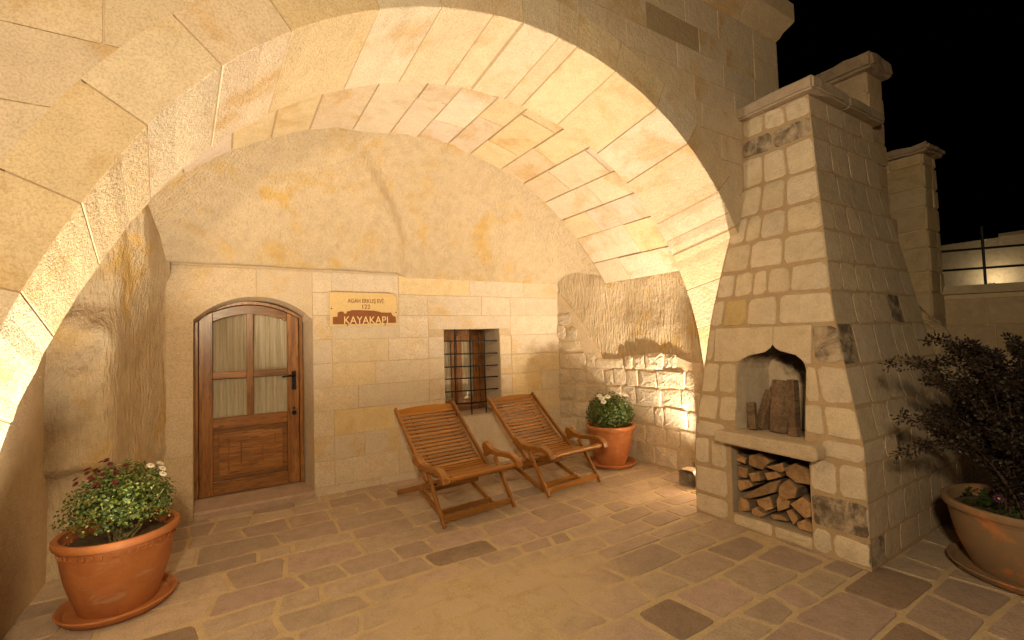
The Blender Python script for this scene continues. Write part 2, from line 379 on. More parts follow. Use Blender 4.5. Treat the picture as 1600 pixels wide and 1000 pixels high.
while y > -1.0:
    dep = rnd.uniform(.19, .36); y2 = y-dep
    x = -1.75+rnd.uniform(0, .25)
    while x < 6.2:
        wd = rnd.uniform(.30, .58) if rnd.random() < .8 else rnd.uniform(.16, .28)
        def jb(xx, yy, k): return yy+.065*nz(xx*1.3, k*3.7, 1.3)+.02*nz(xx*5, k*2.7, 7.3)
        def jx(yy, xx): return xx+.09*nz(xx*2.1, yy*3.0, 4.4)
        ga = rnd.uniform(.009, .022)
        q = [(jx(y2, x)+ga, jb(x, y2, row+1)+ga), (jx(y2, x+wd)-ga, jb(x+wd, y2, row+1)+ga),
             (jx(y, x+wd)-ga, jb(x+wd, y, row)-ga), (jx(y, x)+ga, jb(x, y, row)-ga)]
        P = []
        for i in range(4):
            p0, p1, p2 = q[i-1], q[i], q[(i+1) % 4]; r_ = rnd.uniform(.06, .18)
            a_ = (lerp(p1[0], p0[0], r_*.8), lerp(p1[1], p0[1], r_)); c_ = (lerp(p1[0], p2[0], r_*.8), lerp(p1[1], p2[1], r_))
            mx_ = ((a_[0]+c_[0])*.25+p1[0]*.5, (a_[1]+c_[1])*.25+p1[1]*.5)
            P += [a_, mx_, c_]
        cx_, cy_ = x+wd/2, (y+y2)/2
        inside = (cx_ > 3.72 and 1.5 < cy_ < 2.7) or (cx_ > 4.6 and cy_ > 1.6) or cx_ < -1.15 and cy_ > 2.4 or (cy_ > 5.25 and not -.3 < cx_ < .85 and cx_ > 4.1)
        # frame's lower edge on the ground runs from (-1.07, 3.82) over (1.3, 2.18) to (3.44, .71)
        vis = cy_-(3.1-.69*cx_) > -.75
        if not inside:
            c_ = rnd.choice(PAV); k = rnd.uniform(.86, 1.1); c_ = tuple(z_*k for z_ in c_)
            if any(abs(cx_-sx) < wd/2 and abs(cy_-sy) < dep/2 for sx, sy in dark_spots): c_ = (.29, .21, .155) if wd > .3 else (.2, .145, .10)
            top = rnd.uniform(.000, .004)
            if vis and count < 298:
                stone('paver', pavement, P, ground_map, M['paver'], top, -.05, .005, c_, .002); count += 1
            else:
                n = len(P); rest.add([(u, v, -.02) for u, v in P]+[(u, v, top) for u, v in P], [tuple(range(n, 2*n))]+[(i, (i+1) % n, (i+1) % n+n, i+n) for i in range(n)])
        x += wd
    y = y2; row += 1
o = rest.build('pavers', M['paver'], pavement, (.38, .265, .185)); o['kind'] = 'stuff'

# ================================================================== BACK WALL with door and window openings
YB = 5.33
back = empty('ashlar_wall', (2, YB, 0), 'pale ashlar back wall of the porch holding the door and barred window', 'wall')
bmap = lambda u, v, w_: (u, YB-w_, v)
DX0, DX1, DZS, DZT = -.25, .805, 1.876, 2.112            # door opening
WX0, WX1, WZ0, WZ1 = 2.314, 3.114, .645, 1.75            # window opening
dcx = (DX0+DX1)/2; dh = (DX1-DX0)/2; drise = DZT-DZS; drad = (dh*dh+drise*drise)/(2*drise); dcz = DZT-drad
def door_arc(x, shrink=0.0): return dcz+math.sqrt(max(0, (drad-shrink)**2-(x-dcx)**2))
core = MB()
d0, d1 = YB-.001, YB+.62
for lo, hi in (((-.6, d0, -.1), (DX0, d1, 2.42)), ((DX1, d0, -.1), (WX0, d1, 2.42)), ((WX0, d0, -.1), (WX1, d1, WZ0)),
               ((WX0, d0, WZ1), (WX1, d1, 2.42)), ((WX1, d0, -.1), (4.3, d1, 2.42))): core.box(lo, hi)
nn = 14
arcp = [(lerp(DX0, DX1, i/nn), door_arc(lerp(DX0, DX1, i/nn))) for i in range(nn+1)]
for (xa, za), (xb, zb) in zip(arcp[:-1], arcp[1:]): core.prism([(xa, za), (xb, zb), (xb, 2.42), (xa, 2.42)], 1, d0, d1)
core.build('mortar', M['mortar'], back)
ROWS = [-.02, .09, .36, .62, .89, 1.14, 1.40, 1.66, 1.92, 2.17, 2.395]
YEL = (.68, .53, .30); YEL2 = (.68, .54, .34); PINK = (.66, .52, .38)
blocks = {9: [.805, 1.0, 1.75, (2.69, YEL2), 3.52, 4.12], 8: [.805, 1.0, (1.75, YEL2), 2.11, 2.85, 3.29, 4.12],
          7: [.805, 1.0, 1.75, 2.11, ('lintel', 3.29), 4.12], 6: [.805, 1.0, (1.62, YEL2), 2.11, 2.314, ('w', 3.114), 3.29, 4.12],
          5: [.805, 1.0, (1.46, YEL2), 2.11, 2.314, ('w', 3.114), 3.29, (4.12, YEL2)], 4: [.805, 1.27, 2.11, 2.314, ('w', 3.114), 3.29, (3.77, YEL), 4.12],
          3: [.805, 1.01, (1.68, YEL), 2.11, 2.314, ('w', 3.114), 3.29, (4.12, YEL2)], 2: [.805, 1.01, 1.33, 1.73, 2.4, 3.2, 4.12],
          1: [.805, 1.01, 1.72, 1.9, 2.6, 3.4, 4.12], 0: [.805, 1.5, 2.5, 3.3, 4.12]}
for r_, xs in blocks.items():
    prev = xs[0]
    for e in xs[1:]:
        kind = None; colr = None
        if isinstance(e, tuple):
            if isinstance(e[0], str): kind, xe = e
            else: xe, colr = e
        else: xe = e
        za, zb = ROWS[r_], ROWS[r_+1]
        if kind == 'lintel': za = WZ1
        if r_ == 2 and prev > 1.7 and xe < 3.3: zb = .64
        if kind != 'w':
            if r_ == 3 and 2.0 < prev < 3.2: za = .64
            stone('ashlar_block', back, rrect(prev, za, xe, zb, .006, .0015, .0022), bmap, M['ashlar'], rnd.uniform(.004, .009), -.1, .004, tint(colr or CREAM, .05))
        prev = xe
# dressed stones round the door
P = [(-.455, 1.15), (DX0, 1.15), (DX0, DZS)]+arcp[1:8]+[(dcx, 2.395), (-.455, 2.395)]
stone('door_surround_stone', back, P, bmap, M['ashlar'], .007, -.1, .003, tint((.64, .51, .345), .02))
P = [(dcx+.004, 2.395), (dcx+.004, DZT)]+arcp[8:]+[(DX1-.002, 1.5), (.80, 1.5), (.80, 2.395)]
P = [(dcx+.004, DZT)]+arcp[8:]+[(.803, DZS+.02), (.803, 2.395), (dcx+.004, 2.395)]
stone('door_surround_stone', back, P, bmap, M['ashlar'], .006, -.1, .003, tint((.65, .52, .355), .02))
stone('door_surround_stone', back, rrect(-.455, -.02, DX0, .6, .006, .002, .002), bmap, M['ashlar'], .006, -.1, .003, tint((.63, .50, .34), .02))
stone('door_surround_stone', back, rrect(-.455, .6, DX0, 1.15, .006, .002, .002), bmap, M['ashlar'], .008, -.1, .003, tint((.65, .52, .36), .02))
o = MB(); o.add([(DX1+.001, YB+.01, -.02), (DX1+.001, YB+.01, DZS), (.737, YB+.27, DZS), (.737, YB+.27, -.02), (.737, YB+.4, DZS), (.737, YB+.4, -.02)], [(0, 1, 2, 3), (3, 2, 4, 5)]); o.build('door_reveal', M['ashlar'], back, tint((.62, .49, .34)))
rs = [(x, door_arc(x)) for x, z in arcp]
o = MB()
for (xa, za), (xb, zb) in zip(rs[:-1], rs[1:]):
    f = lambda x: min(x, .805-.068*sm(.6, .8, x)); o.add([(xa, YB+.012, za+.001), (xb, YB+.012, zb+.001), (f(xb), YB+.3, zb-.03), (f(xa), YB+.3, za-.03)], [(0, 1, 2, 3)])
o.build('door_soffit', M['ashlar'], back, tint((.62, .49, .34)))
# threshold
o = MB(); o.prism([(YB+.3, -.02), (YB+.3, .125), (YB+.22, .12), (YB-.02, .075), (YB-.035, .055), (YB-.035, -.02)], 0, DX0+.004, DX1-.004)
o.build('threshold', M['paver'], back, (.46, .33, .25))
# reveals of the window in dressed stone
o = MB(); o.prism([(WX0-.02, YB+.01), (WX0+.004, YB+.01), (WX0+.004, YB+.56), (WX0-.02, YB+.56)], 2, WZ0, WZ1); o.build('window_reveal', M['ashlar'], back, tint())
o = MB(); o.prism([(WX1+.02, YB+.01), (WX1-.004, YB+.01), (WX1-.004, YB+.56), (WX1+.02, YB+.56)], 2, WZ0, WZ1); o.build('window_reveal', M['ashlar'], back, tint((.58, .48, .36)))
o = MB(); o.box((WX0, YB-.004, WZ0-.03), (WX1, YB+.56, WZ0+.008)); o.build('window_sill', M['paver'], back, (.52, .40, .30))

# ------------------------------------------------------------------ door
YD = 5.58
door = empty('arched_door', (.24, YD, .12), 'arched glazed wooden door with four curtained panes and a panel below', 'door')
LX0, LX1, LZ0 = -.253, .735, .125
lcx = (LX0+LX1)/2
def larc(x, dz=0.0): return 2.083-dz-.165*((x-lcx)/((LX1-LX0)/2))**2
def wood(name, poly, y0, y1, mat, parent=door):
    o = MB(); o.prism(poly, 1, y0, y1); ob = o.build(name, mat, parent)
    md = ob.modifiers.new('bevel', 'BEVEL'); md.width = .004; md.segments = 2; md.limit_method = 'ANGLE'
    return ob
def arc_poly(x0, x1, dz0, dz1, n=12):
    return [(lerp(x0, x1, i/n), larc(lerp(x0, x1, i/n), dz0)) for i in range(n+1)]+[(lerp(x1, x0, i/n), larc(lerp(x1, x0, i/n), dz1)) for i in range(n+1)]
wood('door_frame', [(LX0, LZ0), (LX0+.035, LZ0)]+[(x, z) for x, z in [(lerp(LX0+.035, LX1-.035, i/12), larc(lerp(LX0+.035, LX1-.035, i/12), .035)) for i in range(13)]]+[(LX1-.035, LZ0), (LX1, LZ0)]+[(lerp(LX1, LX0, i/12), larc(lerp(LX1, LX0, i/12))) for i in range(13)], YD-.03, YD+.05, M['doorwood_v'])
a0, a1 = LX0+.04, LX1-.04
ML, MR = .20, .262
def topcut(x0, x1, dz, z0): return [(x0, z0), (x1, z0)]+[(lerp(x1, x0, i/8), larc(lerp(x1, x0, i/8), dz)) for i in range(9)]
wood('stile', topcut(a0, a0+.115, .04, LZ0+.006), YD-.012, YD+.032, M['doorwood_v'])
wood('stile', topcut(a1-.115, a1, .04, LZ0+.006), YD-.012, YD+.032, M['doorwood_v'])
i0, i1 = a0+.1155, a1-.1155
wood('muntin', topcut(ML, MR, .13, .902), YD-.014, YD+.03, M['doorwood_v'])
wood('top_rail', arc_poly(i0, i1, .041, .135), YD-.01, YD+.03, M['doorwood_h'])
wood('middle_rail', [(i0, 1.29), (ML-.0005, 1.29), (ML-.0005, 1.36), (i0, 1.36)], YD-.01, YD+.03, M['doorwood_h'])
wood('middle_rail', [(MR+.0005, 1.29), (i1, 1.29), (i1, 1.36), (MR+.0005, 1.36)], YD-.01, YD+.03, M['doorwood_h'])
wood('lock_rail', [(i0, .785), (i1, .785), (i1, .90), (i0, .90)], YD-.01, YD+.03, M['doorwood_h'])
wood('bottom_rail', [(i0, LZ0+.006), (i1, LZ0+.006), (i1, .265), (i0, .265)], YD-.01, YD+.03, M['doorwood_h'])
pn = wood('panel', [(i0, .266), (i1, .266), (i1, .784), (i0, .784)], YD+.012, YD+.03, M['doorwood_h'])
wood('raised_field', [(i0+.05, .315), (i1-.05, .315), (i1-.05, .735), (i0+.05, .735)], YD-.006, YD+.0118, M['doorwood_h'], pn)
for x in (i0+.13, i0+.24, i1-.24, i1-.13):
    dz = .05 if abs(x-lcx) < .2 else 0
    wood('carved_strip', [(x, .36+dz), (x+.012, .36+dz), (x+.012, .69-dz), (x, .69-dz)], YD-.014, YD-.0062, M['doorwood_v'], pn)
for zz in (.49, .555):
    wood('carved_strip', [(i0+.145, zz), (i1-.145, zz), (i1-.145, zz+.010), (i0+.145, zz+.010)], YD-.011, YD-.0062, M['doorwood_h'], pn)
for x0_, x1_, z0_, z1_ in ((i0, ML, .90, 1.29), (MR, i1, .90, 1.29), (i0, ML, 1.36, None), (MR, i1, 1.36, None)):
    poly = [(x0_, z0_), (x1_, z0_), (x1_, z1_), (x0_, z1_)] if z1_ else topcut(x0_, x1_, .12, z0_)
    o = MB(); o.prism(poly, 1, YD+.012, YD+.016); pane = o.build('pane', M['glass'], door)
    # pleated curtain behind the pane
    nP = 60; vs = []; zt = (z1_ or 1.96)
    for i in range(nP+1):
        x = lerp(x0_-.01, x1_+.01, i/nP); dy = .016*nz(i*.33, x0_*5)+.012*nz(i*.13, x0_*7+3)
        vs += [(x, YD+.055+dy, z0_-.01), (x, YD+.055+dy*.8, zt)]
    ob = mesh_obj('curtain', vs, [(2*i, 2*i+2, 2*i+3, 2*i+1) for i in range(nP)], M['curtain'], door, smooth=True)
o = MB(); o.box((LX0, YD+.09, .1), (LX1, YD+.12, 2.2)); o.build('backing', M['dark_backing'], door)
hx = a1-.05
o = MB(); o.prism([(hx-.02, 1.17), (hx+.02, 1.17), (hx+.022, 1.33), (hx-.022, 1.33)], 1, YD-.02, YD-.0122); o.tube([(hx, YD-.02, 1.285), (hx, YD-.06, 1.285), (hx-.03, YD-.066, 1.285), (hx-.12, YD-.062, 1.275)], [.011, .011, .011, .008], 8)
o.build('handle', M['black'], door)
o = MB()
for z in (1.15, .88): o.lathe([(.001, -.02), (.022, -.02), (.026, 0), (.001, .001)], (0, 0, 0), 16)
vs = [(hx+v[0], YD-.015+v[2], (1.15 if i < 64 else .88)+v[1]) for i, v in enumerate(o.v)]; o.v = vs; o.build('lock', M['black'], door)
o = MB(); o.tube([(hx, YD-.013, .93), (hx, YD-.02, .93)], .012, 8); o.build('knob', M['black'], door)

# ------------------------------------------------------------------ window and its iron grille
YW = 5.80
win = empty('casement_window', (2.71, YW, WZ0), 'small brown wooden window deep in the wall behind iron bars', 'window')
def rectframe(name, x0, x1, z0, z1, t, y0, y1, parent, mat='doorwood_v'):
    o = MB(); o.box((x0, y0, z0), (x0+t, y1, z1)); o.box((x1-t, y0, z0), (x1, y1, z1)); o.box((x0+t, y0+.001, z0), (x1-t, y1-.001, z0+t)); o.box((x0+t, y0+.001, z1-t), (x1-t, y1-.001, z1))
    ob = o.build(name, M[mat], parent); md = ob.modifiers.new('bevel', 'BEVEL'); md.width = .005; md.segments = 2; md.limit_method = 'ANGLE'; return ob
rectframe('window_frame', WX0+.005, WX1-.005, WZ0+.012, WZ1-.005, .07, YW-.03, YW+.05, win)
sl = rectframe('sash', WX0+.078, 2.695, WZ0+.085, WZ1-.078, .075, YW-.012, YW+.04, win)
sr = rectframe('sash', 2.699, WX1-.078, WZ0+.085, WZ1-.078, .075, YW-.012, YW+.04, win)
for x0_, x1_, sash in ((WX0+.15, 2.62, sl), (2.774, WX1-.15, sr)):
    o = MB(); o.box((x0_-.005, YW+.012, WZ0+.15), (x1_+.005, YW+.016, WZ1-.15)); o.build('pane', M['glass'], sash)
    vs = []
    for i in range(31):
        x = lerp(x0_-.01, x1_+.01, i/30); dy = .01*math.sin(i*.8)
        vs += [(x, YW+.055+dy, WZ0+.14), (x, YW+.055+dy, WZ1-.14)]
    mesh_obj('curtain', vs, [(2*i, 2*i+2, 2*i+3, 2*i+1) for i in range(30)], M['curtain'], win, smooth=True)
o = MB(); o.box((WX0, YW+.09, WZ0), (WX1, YW+.12, WZ1)); o.build('backing', M['dark_backing'], win)
gr = empty('window_grille', (2.7, 5.38, WZ0), 'black iron grille of crossed bars set in the window opening', 'grille')
for x in (2.479, 2.695, 2.905):
    o = MB(); o.tube([(x+.01, 5.385, WZ1-.002), (x, 5.38, 1.2), (x-.006, 5.355, WZ0+.012)], .0085, 8); o.build('upright_bar', M['iron'], gr)
for z in (1.594, 1.429, 1.268, 1.117, .957, .80):
    o = MB(); o.tube([(WX0-.005, 5.392, z+.012), (2.7, 5.392, z+.002), (WX1+.004, 5.395, z-.004)], .0085, 8); o.build('cross_bar', M['iron'], gr)

# ------------------------------------------------------------------ sign
sign = empty('house_sign', (1.345, YB-.02, 1.99), 'cream sign with brown skyline cutout reading KAYAKAPI and 122 beside the door', 'sign')
SX0, SX1, SZ0, SZ1 = .975, 1.717, 1.805, 2.175
SY = YB-.012
o = MB(); o.prism([(SX0, SZ0), (SX1, SZ0), (SX1, SZ1-.05), (SX1-.015, SZ1-.04), (SX1-.03, SZ1-.008), (SX1-.05, SZ1), (SX0+.01, SZ1), (SX0, SZ1-.01)], 1, SY-.016, SY); o.build('panel', M['sign_cream'], sign)
def S_(x, yy): return (lerp(.977, 1.712, (x-215)/(1290-215)), lerp(2.175, 1.806, (yy-160)/(715-160)))     # from the sign's own drawing
sil = [(258, 690), (258, 570), (330, 562), (332, 500), (370, 480), (420, 480), (432, 512), (465, 515), (480, 475), (530, 470), (545, 455), (600, 455), (700, 455), (900, 462), (960, 470), (1040, 492), (1120, 495), (1200, 492), (1225, 548), (1275, 565), (1280, 672), (900, 680), (500, 690)]
o = MB(); o.prism([S_(*p) for p in sil][::-1], 1, SY-.020, SY-.0162); sk = o.build('skyline_plate', M['sign_rust'], sign)
def text(body, x0, x1, z0, z1, y, mat, name, parent):
    c = bpy.data.curves.new(name, 'FONT'); c.body = body; c.extrude = .01; c.resolution_u = 3
    t_ = bpy.data.objects.new('tmp', c); COL.objects.link(t_); bpy.context.view_layer.update()
    me = bpy.data.meshes.new_from_object(t_.evaluated_get(bpy.context.evaluated_depsgraph_get()))
    bpy.data.objects.remove(t_)
    xs = [v.co.x for v in me.vertices]; ys = [v.co.y for v in me.vertices]; a_, b_, c_, d_ = min(xs), max(xs), min(ys), max(ys)
    vs = [(lerp(x0, x1, (v.co.x-a_)/(b_-a_)), y-v.co.z*.15, lerp(z0, z1, (v.co.y-c_)/(d_-c_))) for v in me.vertices]
    return mesh_obj(name, vs, [tuple(p.vertices) for p in me.polygons], mat, parent)
def box2(x0, y0, x1, y1): p = S_(x0, y1); q = S_(x1, y0); return p[0], q[0], p[1], q[1]
x0_, x1_, z0_, z1_ = box2(490, 240, 1075, 350); text('AGAH ERKUŞ EVİ', x0_, x1_, z0_, z1_, SY-.0172, M['sign_letter'], 'lettering', sign)
x0_, x1_, z0_, z1_ = box2(722, 358, 850, 428); text('122', x0_, x1_, z0_, z1_, SY-.0172, M['sign_letter'], 'lettering', sign)
x0_, x1_, z0_, z1_ = box2(430, 560, 1140, 684); text('KAYAKAPI', x0_, x1_, z0_, z1_, SY-.0212, M['sign_light'], 'lettering', sign)
for x in (480, 1090):
    p = S_(x, 686); o = MB(); o.tube([(p[0], SY-.021, p[1]+.002), (p[0]+.006, SY-.022, p[1]-.008), (p[0], SY-.022, p[1]-.018), (p[0]-.007, SY-.022, p[1]-.017)], .0035, 6); o.build('cedilla', M['sign_letter'], sign)
for p in (S_(240, 432), S_(1285, 488)):
    o = MB(); o.tube([(p[0], SY-.0161, p[1]), (p[0], SY-.024, p[1])], .007, 8); o.build('screw', M['black'], sign)

# ================================================================== CAVE ROCK
VC, VR_ = (1.742, .555), 3.185                         # inner vault: centre (x, z) and radius
def vault_z(x): return VC[1]+math.sqrt(max(.01, VR_**2-(x-VC[0])**2))
def grid_obj(name, nu, nv, f, mat, parent=None, kind=None):
    vs = [f(i/nu, j/nv) for j in range(nv+1) for i in range(nu+1)]
    fs = [(j*(nu+1)+i, j*(nu+1)+i+1, (j+1)*(nu+1)+i+1, (j+1)*(nu+1)+i) for j in range(nv) for i in range(nu)]
    o = mesh_obj(name, vs, fs, mat, parent, smooth=True)
    bm = bmesh.new(); bm.from_mesh(o.data); bmesh.ops.recalc_face_normals(bm, faces=bm.faces); bm.to_mesh(o.data); bm.free()
    return tag(o, kind=kind)
def rock_over(s, t):
    """hewn rock from the top of the ashlar wall forward to the vault; the left half stands proud with a ledge under it"""
    x = lerp(-.95, 4.75, s)
    z0 = 2.372+.046*(1-sm(1.70, 1.86, x)); z1 = max(vault_z(x)+.06, z0+.05)
    if t < .08:                                         # ledge underside, from the wall out
        k = t/.08; th = 0.0
    else: k = 1; th = (t-.08)/.92
    edge = 1.80-.85*sm(.1, 1.0, th)-.05*nz(x, 2)
    left = 1-sm(edge-.05-.22*th, edge+.06+.10*th, x)
    proud = left*(.115+.05*math.sin(th*math.pi))
    ridge = .05*math.exp(-((x-(2.5-.5*th))/.10)**2)+.045*math.exp(-((x-(3.25-.4*th))/.12)**2)*(1-th*.4)
    ang = th*math.pi/2
    fwd = (1-math.cos(ang))**.85
    y = YB-.012+.035*left+.09*left*(1-k)+.04*(1-left)*(1-k)-proud*k-ridge*sm(0, .3, th)-fwd*(YB-4.30)
    z = z0+(z1-z0)*math.sin(ang)**1.05 + (0 if th > 0 else -.0)
    z += left*.004*math.sin(x*7)*(1-th)
    n = fbm((x, y, z), 1.6)*.035+fbm((x, y, z), 7)*.006
    return (x, y-n*sm(0, .12, th)-.02*sm(.0, .1, th), z+n*.5*th)
rock = grid_obj('rock_ceiling', 150, 80, rock_over, M['rock'], None, 'structure')
def polyline(P, s):
    L = [0]
    for p, q in zip(P[:-1], P[1:]): L.append(L[-1]+math.hypot(q[0]-p[0], q[1]-p[1]))
    d = s*L[-1]
    for i in range(len(P)-1):
        if d <= L[i+1] or i == len(P)-2:
            t = (d-L[i])/(L[i+1]-L[i]); return (lerp(P[i][0], P[i+1][0], t), lerp(P[i][1], P[i+1][1], t))
LP = [(-1.22, 4.52), (-1.05, 4.61), (-.90, 4.63), (-.76, 4.66), (-.70, 4.72), (-.66, 4.86), (-.60, 5.05), (-.52, 5.25), (-.42, 5.42)]
def rock_left(s, t):
    z = lerp(-.05, 3.2, t); x, y = polyline(LP, s)
    if z > 2.15: y = lerp(y, min(y, 5.27), sm(2.15, 2.38, z))
    block = sm(.68, .78, z)*(1-sm(1.75, 2.0, z+.25*(x+.9)))*sm(-.62, -.75, x)
    low = 1-sm(.66, .80, z)
    y2 = y-.11*block-.03*low
    # above 1.9 m the face leans forward to meet the vault
    lean = sm(1.85, 3.0, z)*(1-sm(.72, 1.0, s)); y2 = lerp(y2, min(y2, 4.45), lean); x2 = x+lean*.05
    n = fbm((x, y, z), 2.2)*.04+fbm((x, y, z), 9)*.008+.018*math.sin(z*5+x*6)*sm(-.72, -.6, x)
    return (x2+n*.4, y2-n, z)
grid_obj('rock_left', 70, 110, rock_left, M['rock'], None, 'structure')
# right-hand wall: rubble below, hewn rock above
RP = [(4.02, 5.45), (4.09, 5.30), (4.29, 4.85), (4.46, 4.42), (4.53, 3.70), (4.52, 3.10), (4.50, 2.75)]
RL = sum(math.hypot(q[0]-p[0], q[1]-p[1]) for p, q in zip(RP[:-1], RP[1:]))
def rmap(u, v, w_):
    p = polyline(RP, u/RL); q = polyline(RP, min(1, u/RL+.01)); d = (q[0]-p[0], q[1]-p[1]); L = math.hypot(*d) or 1
    nrm = (d[1]/L, -d[0]/L)                             # towards the porch
    if nrm[0] > 0: nrm = (-nrm[0], -nrm[1])
    lean = .03*v
    return (p[0]+nrm[0]*w_+lean*.3, p[1]+nrm[1]*w_, v)
def rub_top(u): return 1.36+.05*math.sin(u*5)+.04*nz(u*4, 2)+max(0, .82-u)*1.35*(1 if u < .8 else 0)
def rock_right(s, t):
    u = lerp(.15, RL, s); z = lerp(1.15, 2.62, t)
    x, y, _ = rmap(u, z, -.015)
    n = fbm((x, y, z), 1.8)*.022+fbm((x, y, z), 14)*.004
    return (x-n+.03-.06*sm(2.0, 2.5, z), y, z)
grid_obj('rock_right', 70, 50, rock_right, M['rock'], None, 'structure')
rub = empty('rubble_wall', (4.45, 4.3, 0), 'rough rubble side wall of small squared stones behind the potted plant', 'wall')
o = MB()
nu = 60
for i in range(nu):
    ua, ub = RL*i/nu, RL*(i+1)/nu; za, zb = min(rub_top(ua), 2.36)-.03, min(rub_top(ub), 2.36)-.03
    o.add([rmap(ua, -.05, -.0), rmap(ub, -.05, -.0), rmap(ub, zb, -.0), rmap(ua, za, 0), rmap(ub, zb+.02, -.12), rmap(ua, za+.02, -.12)], [(0, 1, 2, 3), (3, 2, 4, 5)])
o.build('mortar', M['mortar'], rub, smooth=False)
z = .0; ri = 0
while z < 2.35:
    h_ = rnd.uniform(.19, .27) if z < 1.3 else rnd.uniform(.17, .22)
    u = .12+rnd.uniform(-.03, .05)
    while u < RL-.05:
        w_ = rnd.choice((rnd.uniform(.13, .2), rnd.uniform(.2, .30), rnd.uniform(.26, .42))); u2 = min(u+w_, RL-.02)
        top = min(rub_top(u+.03), rub_top(u2-.03), 2.36)
        if z+h_*.6 < top and u2-u > .08:
            zt = min(z+h_, top); jj = rnd.uniform(-.02, .02)
            if zt-z > .07:
                stone('rubble_stone', rub, rrect(u, z+jj*.5, u2, zt+jj*.7-rnd.uniform(0, .02), .03, .015, .006), rmap, M['rubble'], rnd.uniform(.003, .018), -.06, .009, tint((.62, .51, .37), .13), rnd.uniform(.004, .016))
        u = u2
    z += h_; ri += 1
o = stone('rubble_stone', rub, rrect(0, 0, .2, .17, .03, .008, .0), lambda u, v, w_: (4.20+w_*.7, 3.34-u, v), M['rubble'], .12, -.12, .02, (.42, .33, .24), .01)
o.name = 'loose_stone'
# left jamb of the inner vault, between the arch and the rock
lj = empty('jamb_wall', (-1.05, 3.8, 0), 'ashlar jamb wall beside the big potted plant at the left rock', 'wall')
ljmap = lambda u, v, w_: (-1.06+w_-.015*u, u, v)
o = MB(); o.box((-1.5, 2.9, -.1), (-1.065, 4.62, 2.2)); o.build('mortar', M['mortar'], lj)
z = -.03
for k, h_ in enumerate((.36, .30, .31, .33, .30, .31, .28)):
    ys = [2.9, 3.35, 3.95, 4.62] if k % 2 else [2.9, 3.65, 4.25, 4.62]
    for ya, yb in zip(ys[:-1], ys[1:]):
        stone('ashlar_block', lj, rrect(ya, z, yb, z+h_, .01, .003, .004), ljmap, M['voussoir'], rnd.uniform(.004, .014), -.2, .008, tint((.63, .51, .36), .06))
    z += h_

# ================================================================== VAULT AND ARCH
vault = empty('barrel_vault', (1.74, 3.9, 2.0), 'inner barrel vault of small coursed stones behind the great arch', 'vault')
def vmap(u, v, w_):
    r = VR_-w_; t = R(u); return (VC[0]+r*math.cos(t), v, VC[1]+r*math.sin(t))
VA0, VA1 = 33.6, 149.5
o = MB(); nV = 70
for i in range(nV):
    ua, ub = lerp(VA0, VA1, i/nV), lerp(VA0, VA1, (i+1)/nV)
    o.add([vmap(ua, 3.0, -.006), vmap(ub, 3.0, -.006), vmap(ub, 4.66, -.006), vmap(ua, 4.66, -.006), vmap(ua, 3.0, -.3), vmap(ub, 3.0, -.3), vmap(ub, 4.66, -.3), vmap(ua, 4.66, -.3)],
          [(0, 1, 2, 3), (4, 7, 6, 5), (3, 2, 6, 7), (0, 4, 5, 1)])
o.build('mortar', M['mortar_dark'], vault)
ua = VA0; k = 0
while ua < VA1-1:
    st = rnd.choice((5.2, 6.0, 6.8, 7.4)); ub = min(ua+st, VA1)
    if VA1-ub < 3: ub = VA1
    g_ = .085
    if ua < 95: cuts = [3.02, rnd.uniform(3.55, 3.95), 4.64] if k % 2 else [3.02, rnd.uniform(3.32, 3.5), rnd.uniform(4.05, 4.2), 4.64]
    else: cuts = [3.02, rnd.uniform(3.42, 3.55), 4.64] if rnd.random() < .6 else [3.02, 4.64]
    for va, vb in zip(cuts[:-1], cuts[1:]):
        arc_stone('vault_stone', vault, ua+g_, ub-g_, va+.005, vb-.005, vmap, M['voussoir'], rnd.uniform(.0, .005), -.2, .005, tint(rnd.choice((CREAM, (.66, .52, .36), (.66, .52, .32), (.66, .53, .41))), .06), 3)
    ua = ub; k += 1
arch = empty('great_arch', (1.845, 2.85, 0), 'great round arch of long pale voussoirs spanning the porch', 'arch')
YF, YR = 2.47, 3.23
AC = 1.845
def amap(u, v, w_):
    t = (v-YF)/(YR-YF); cz = lerp(1.15, .98, t); r = lerp(2.548, 2.633, t)-w_+.22*max(0, (u-150)/34)**2; q = R(u)
    return (AC+r*math.cos(q), v, cz+r*math.sin(q))
ANG = [-6, 5, 15, 24.5, 33.6, 42.1, 54, 63.6, 74.4, 82.9, 86.6, 93.2, 98.4, 106.6, 115.7, 127.5, 136.4, 146.3, 155.8, 164.7, 174, 184]
o = MB(); nV = 90
for i in range(nV):
    ua, ub = lerp(-6, 184, i/nV), lerp(-6, 184, (i+1)/nV)
    A = lambda u, v, w_: amap(u, v, w_)
    o.add([A(ua, YF+.005, -.004), A(ub, YF+.005, -.004), A(ub, YR-.012, -.004), A(ua, YR-.012, -.004), A(ua, YF+.005, -.24), A(ub, YF+.005, -.24), A(ub, YR-.012, -.34), A(ua, YR-.012, -.34)],
          [(0, 1, 2, 3), (0, 4, 5, 1), (3, 2, 6, 7), (4, 7, 6, 5)])
o.build('mortar', M['mortar_dark'], arch)
for ua, ub in zip(ANG[:-1], ANG[1:]):
    g_ = .075; th = .262 if 30 < ua < 160 else .27
    c_ = tint(rnd.choice((CREAM, CREAM, (.67, .53, .37), (.66, .52, .33))), .05)
    arc_stone('voussoir', arch, ua+g_, ub-g_, YF, YR, amap, M['voussoir'], rnd.uniform(-.001, .002), -th, .004, c_, 5)
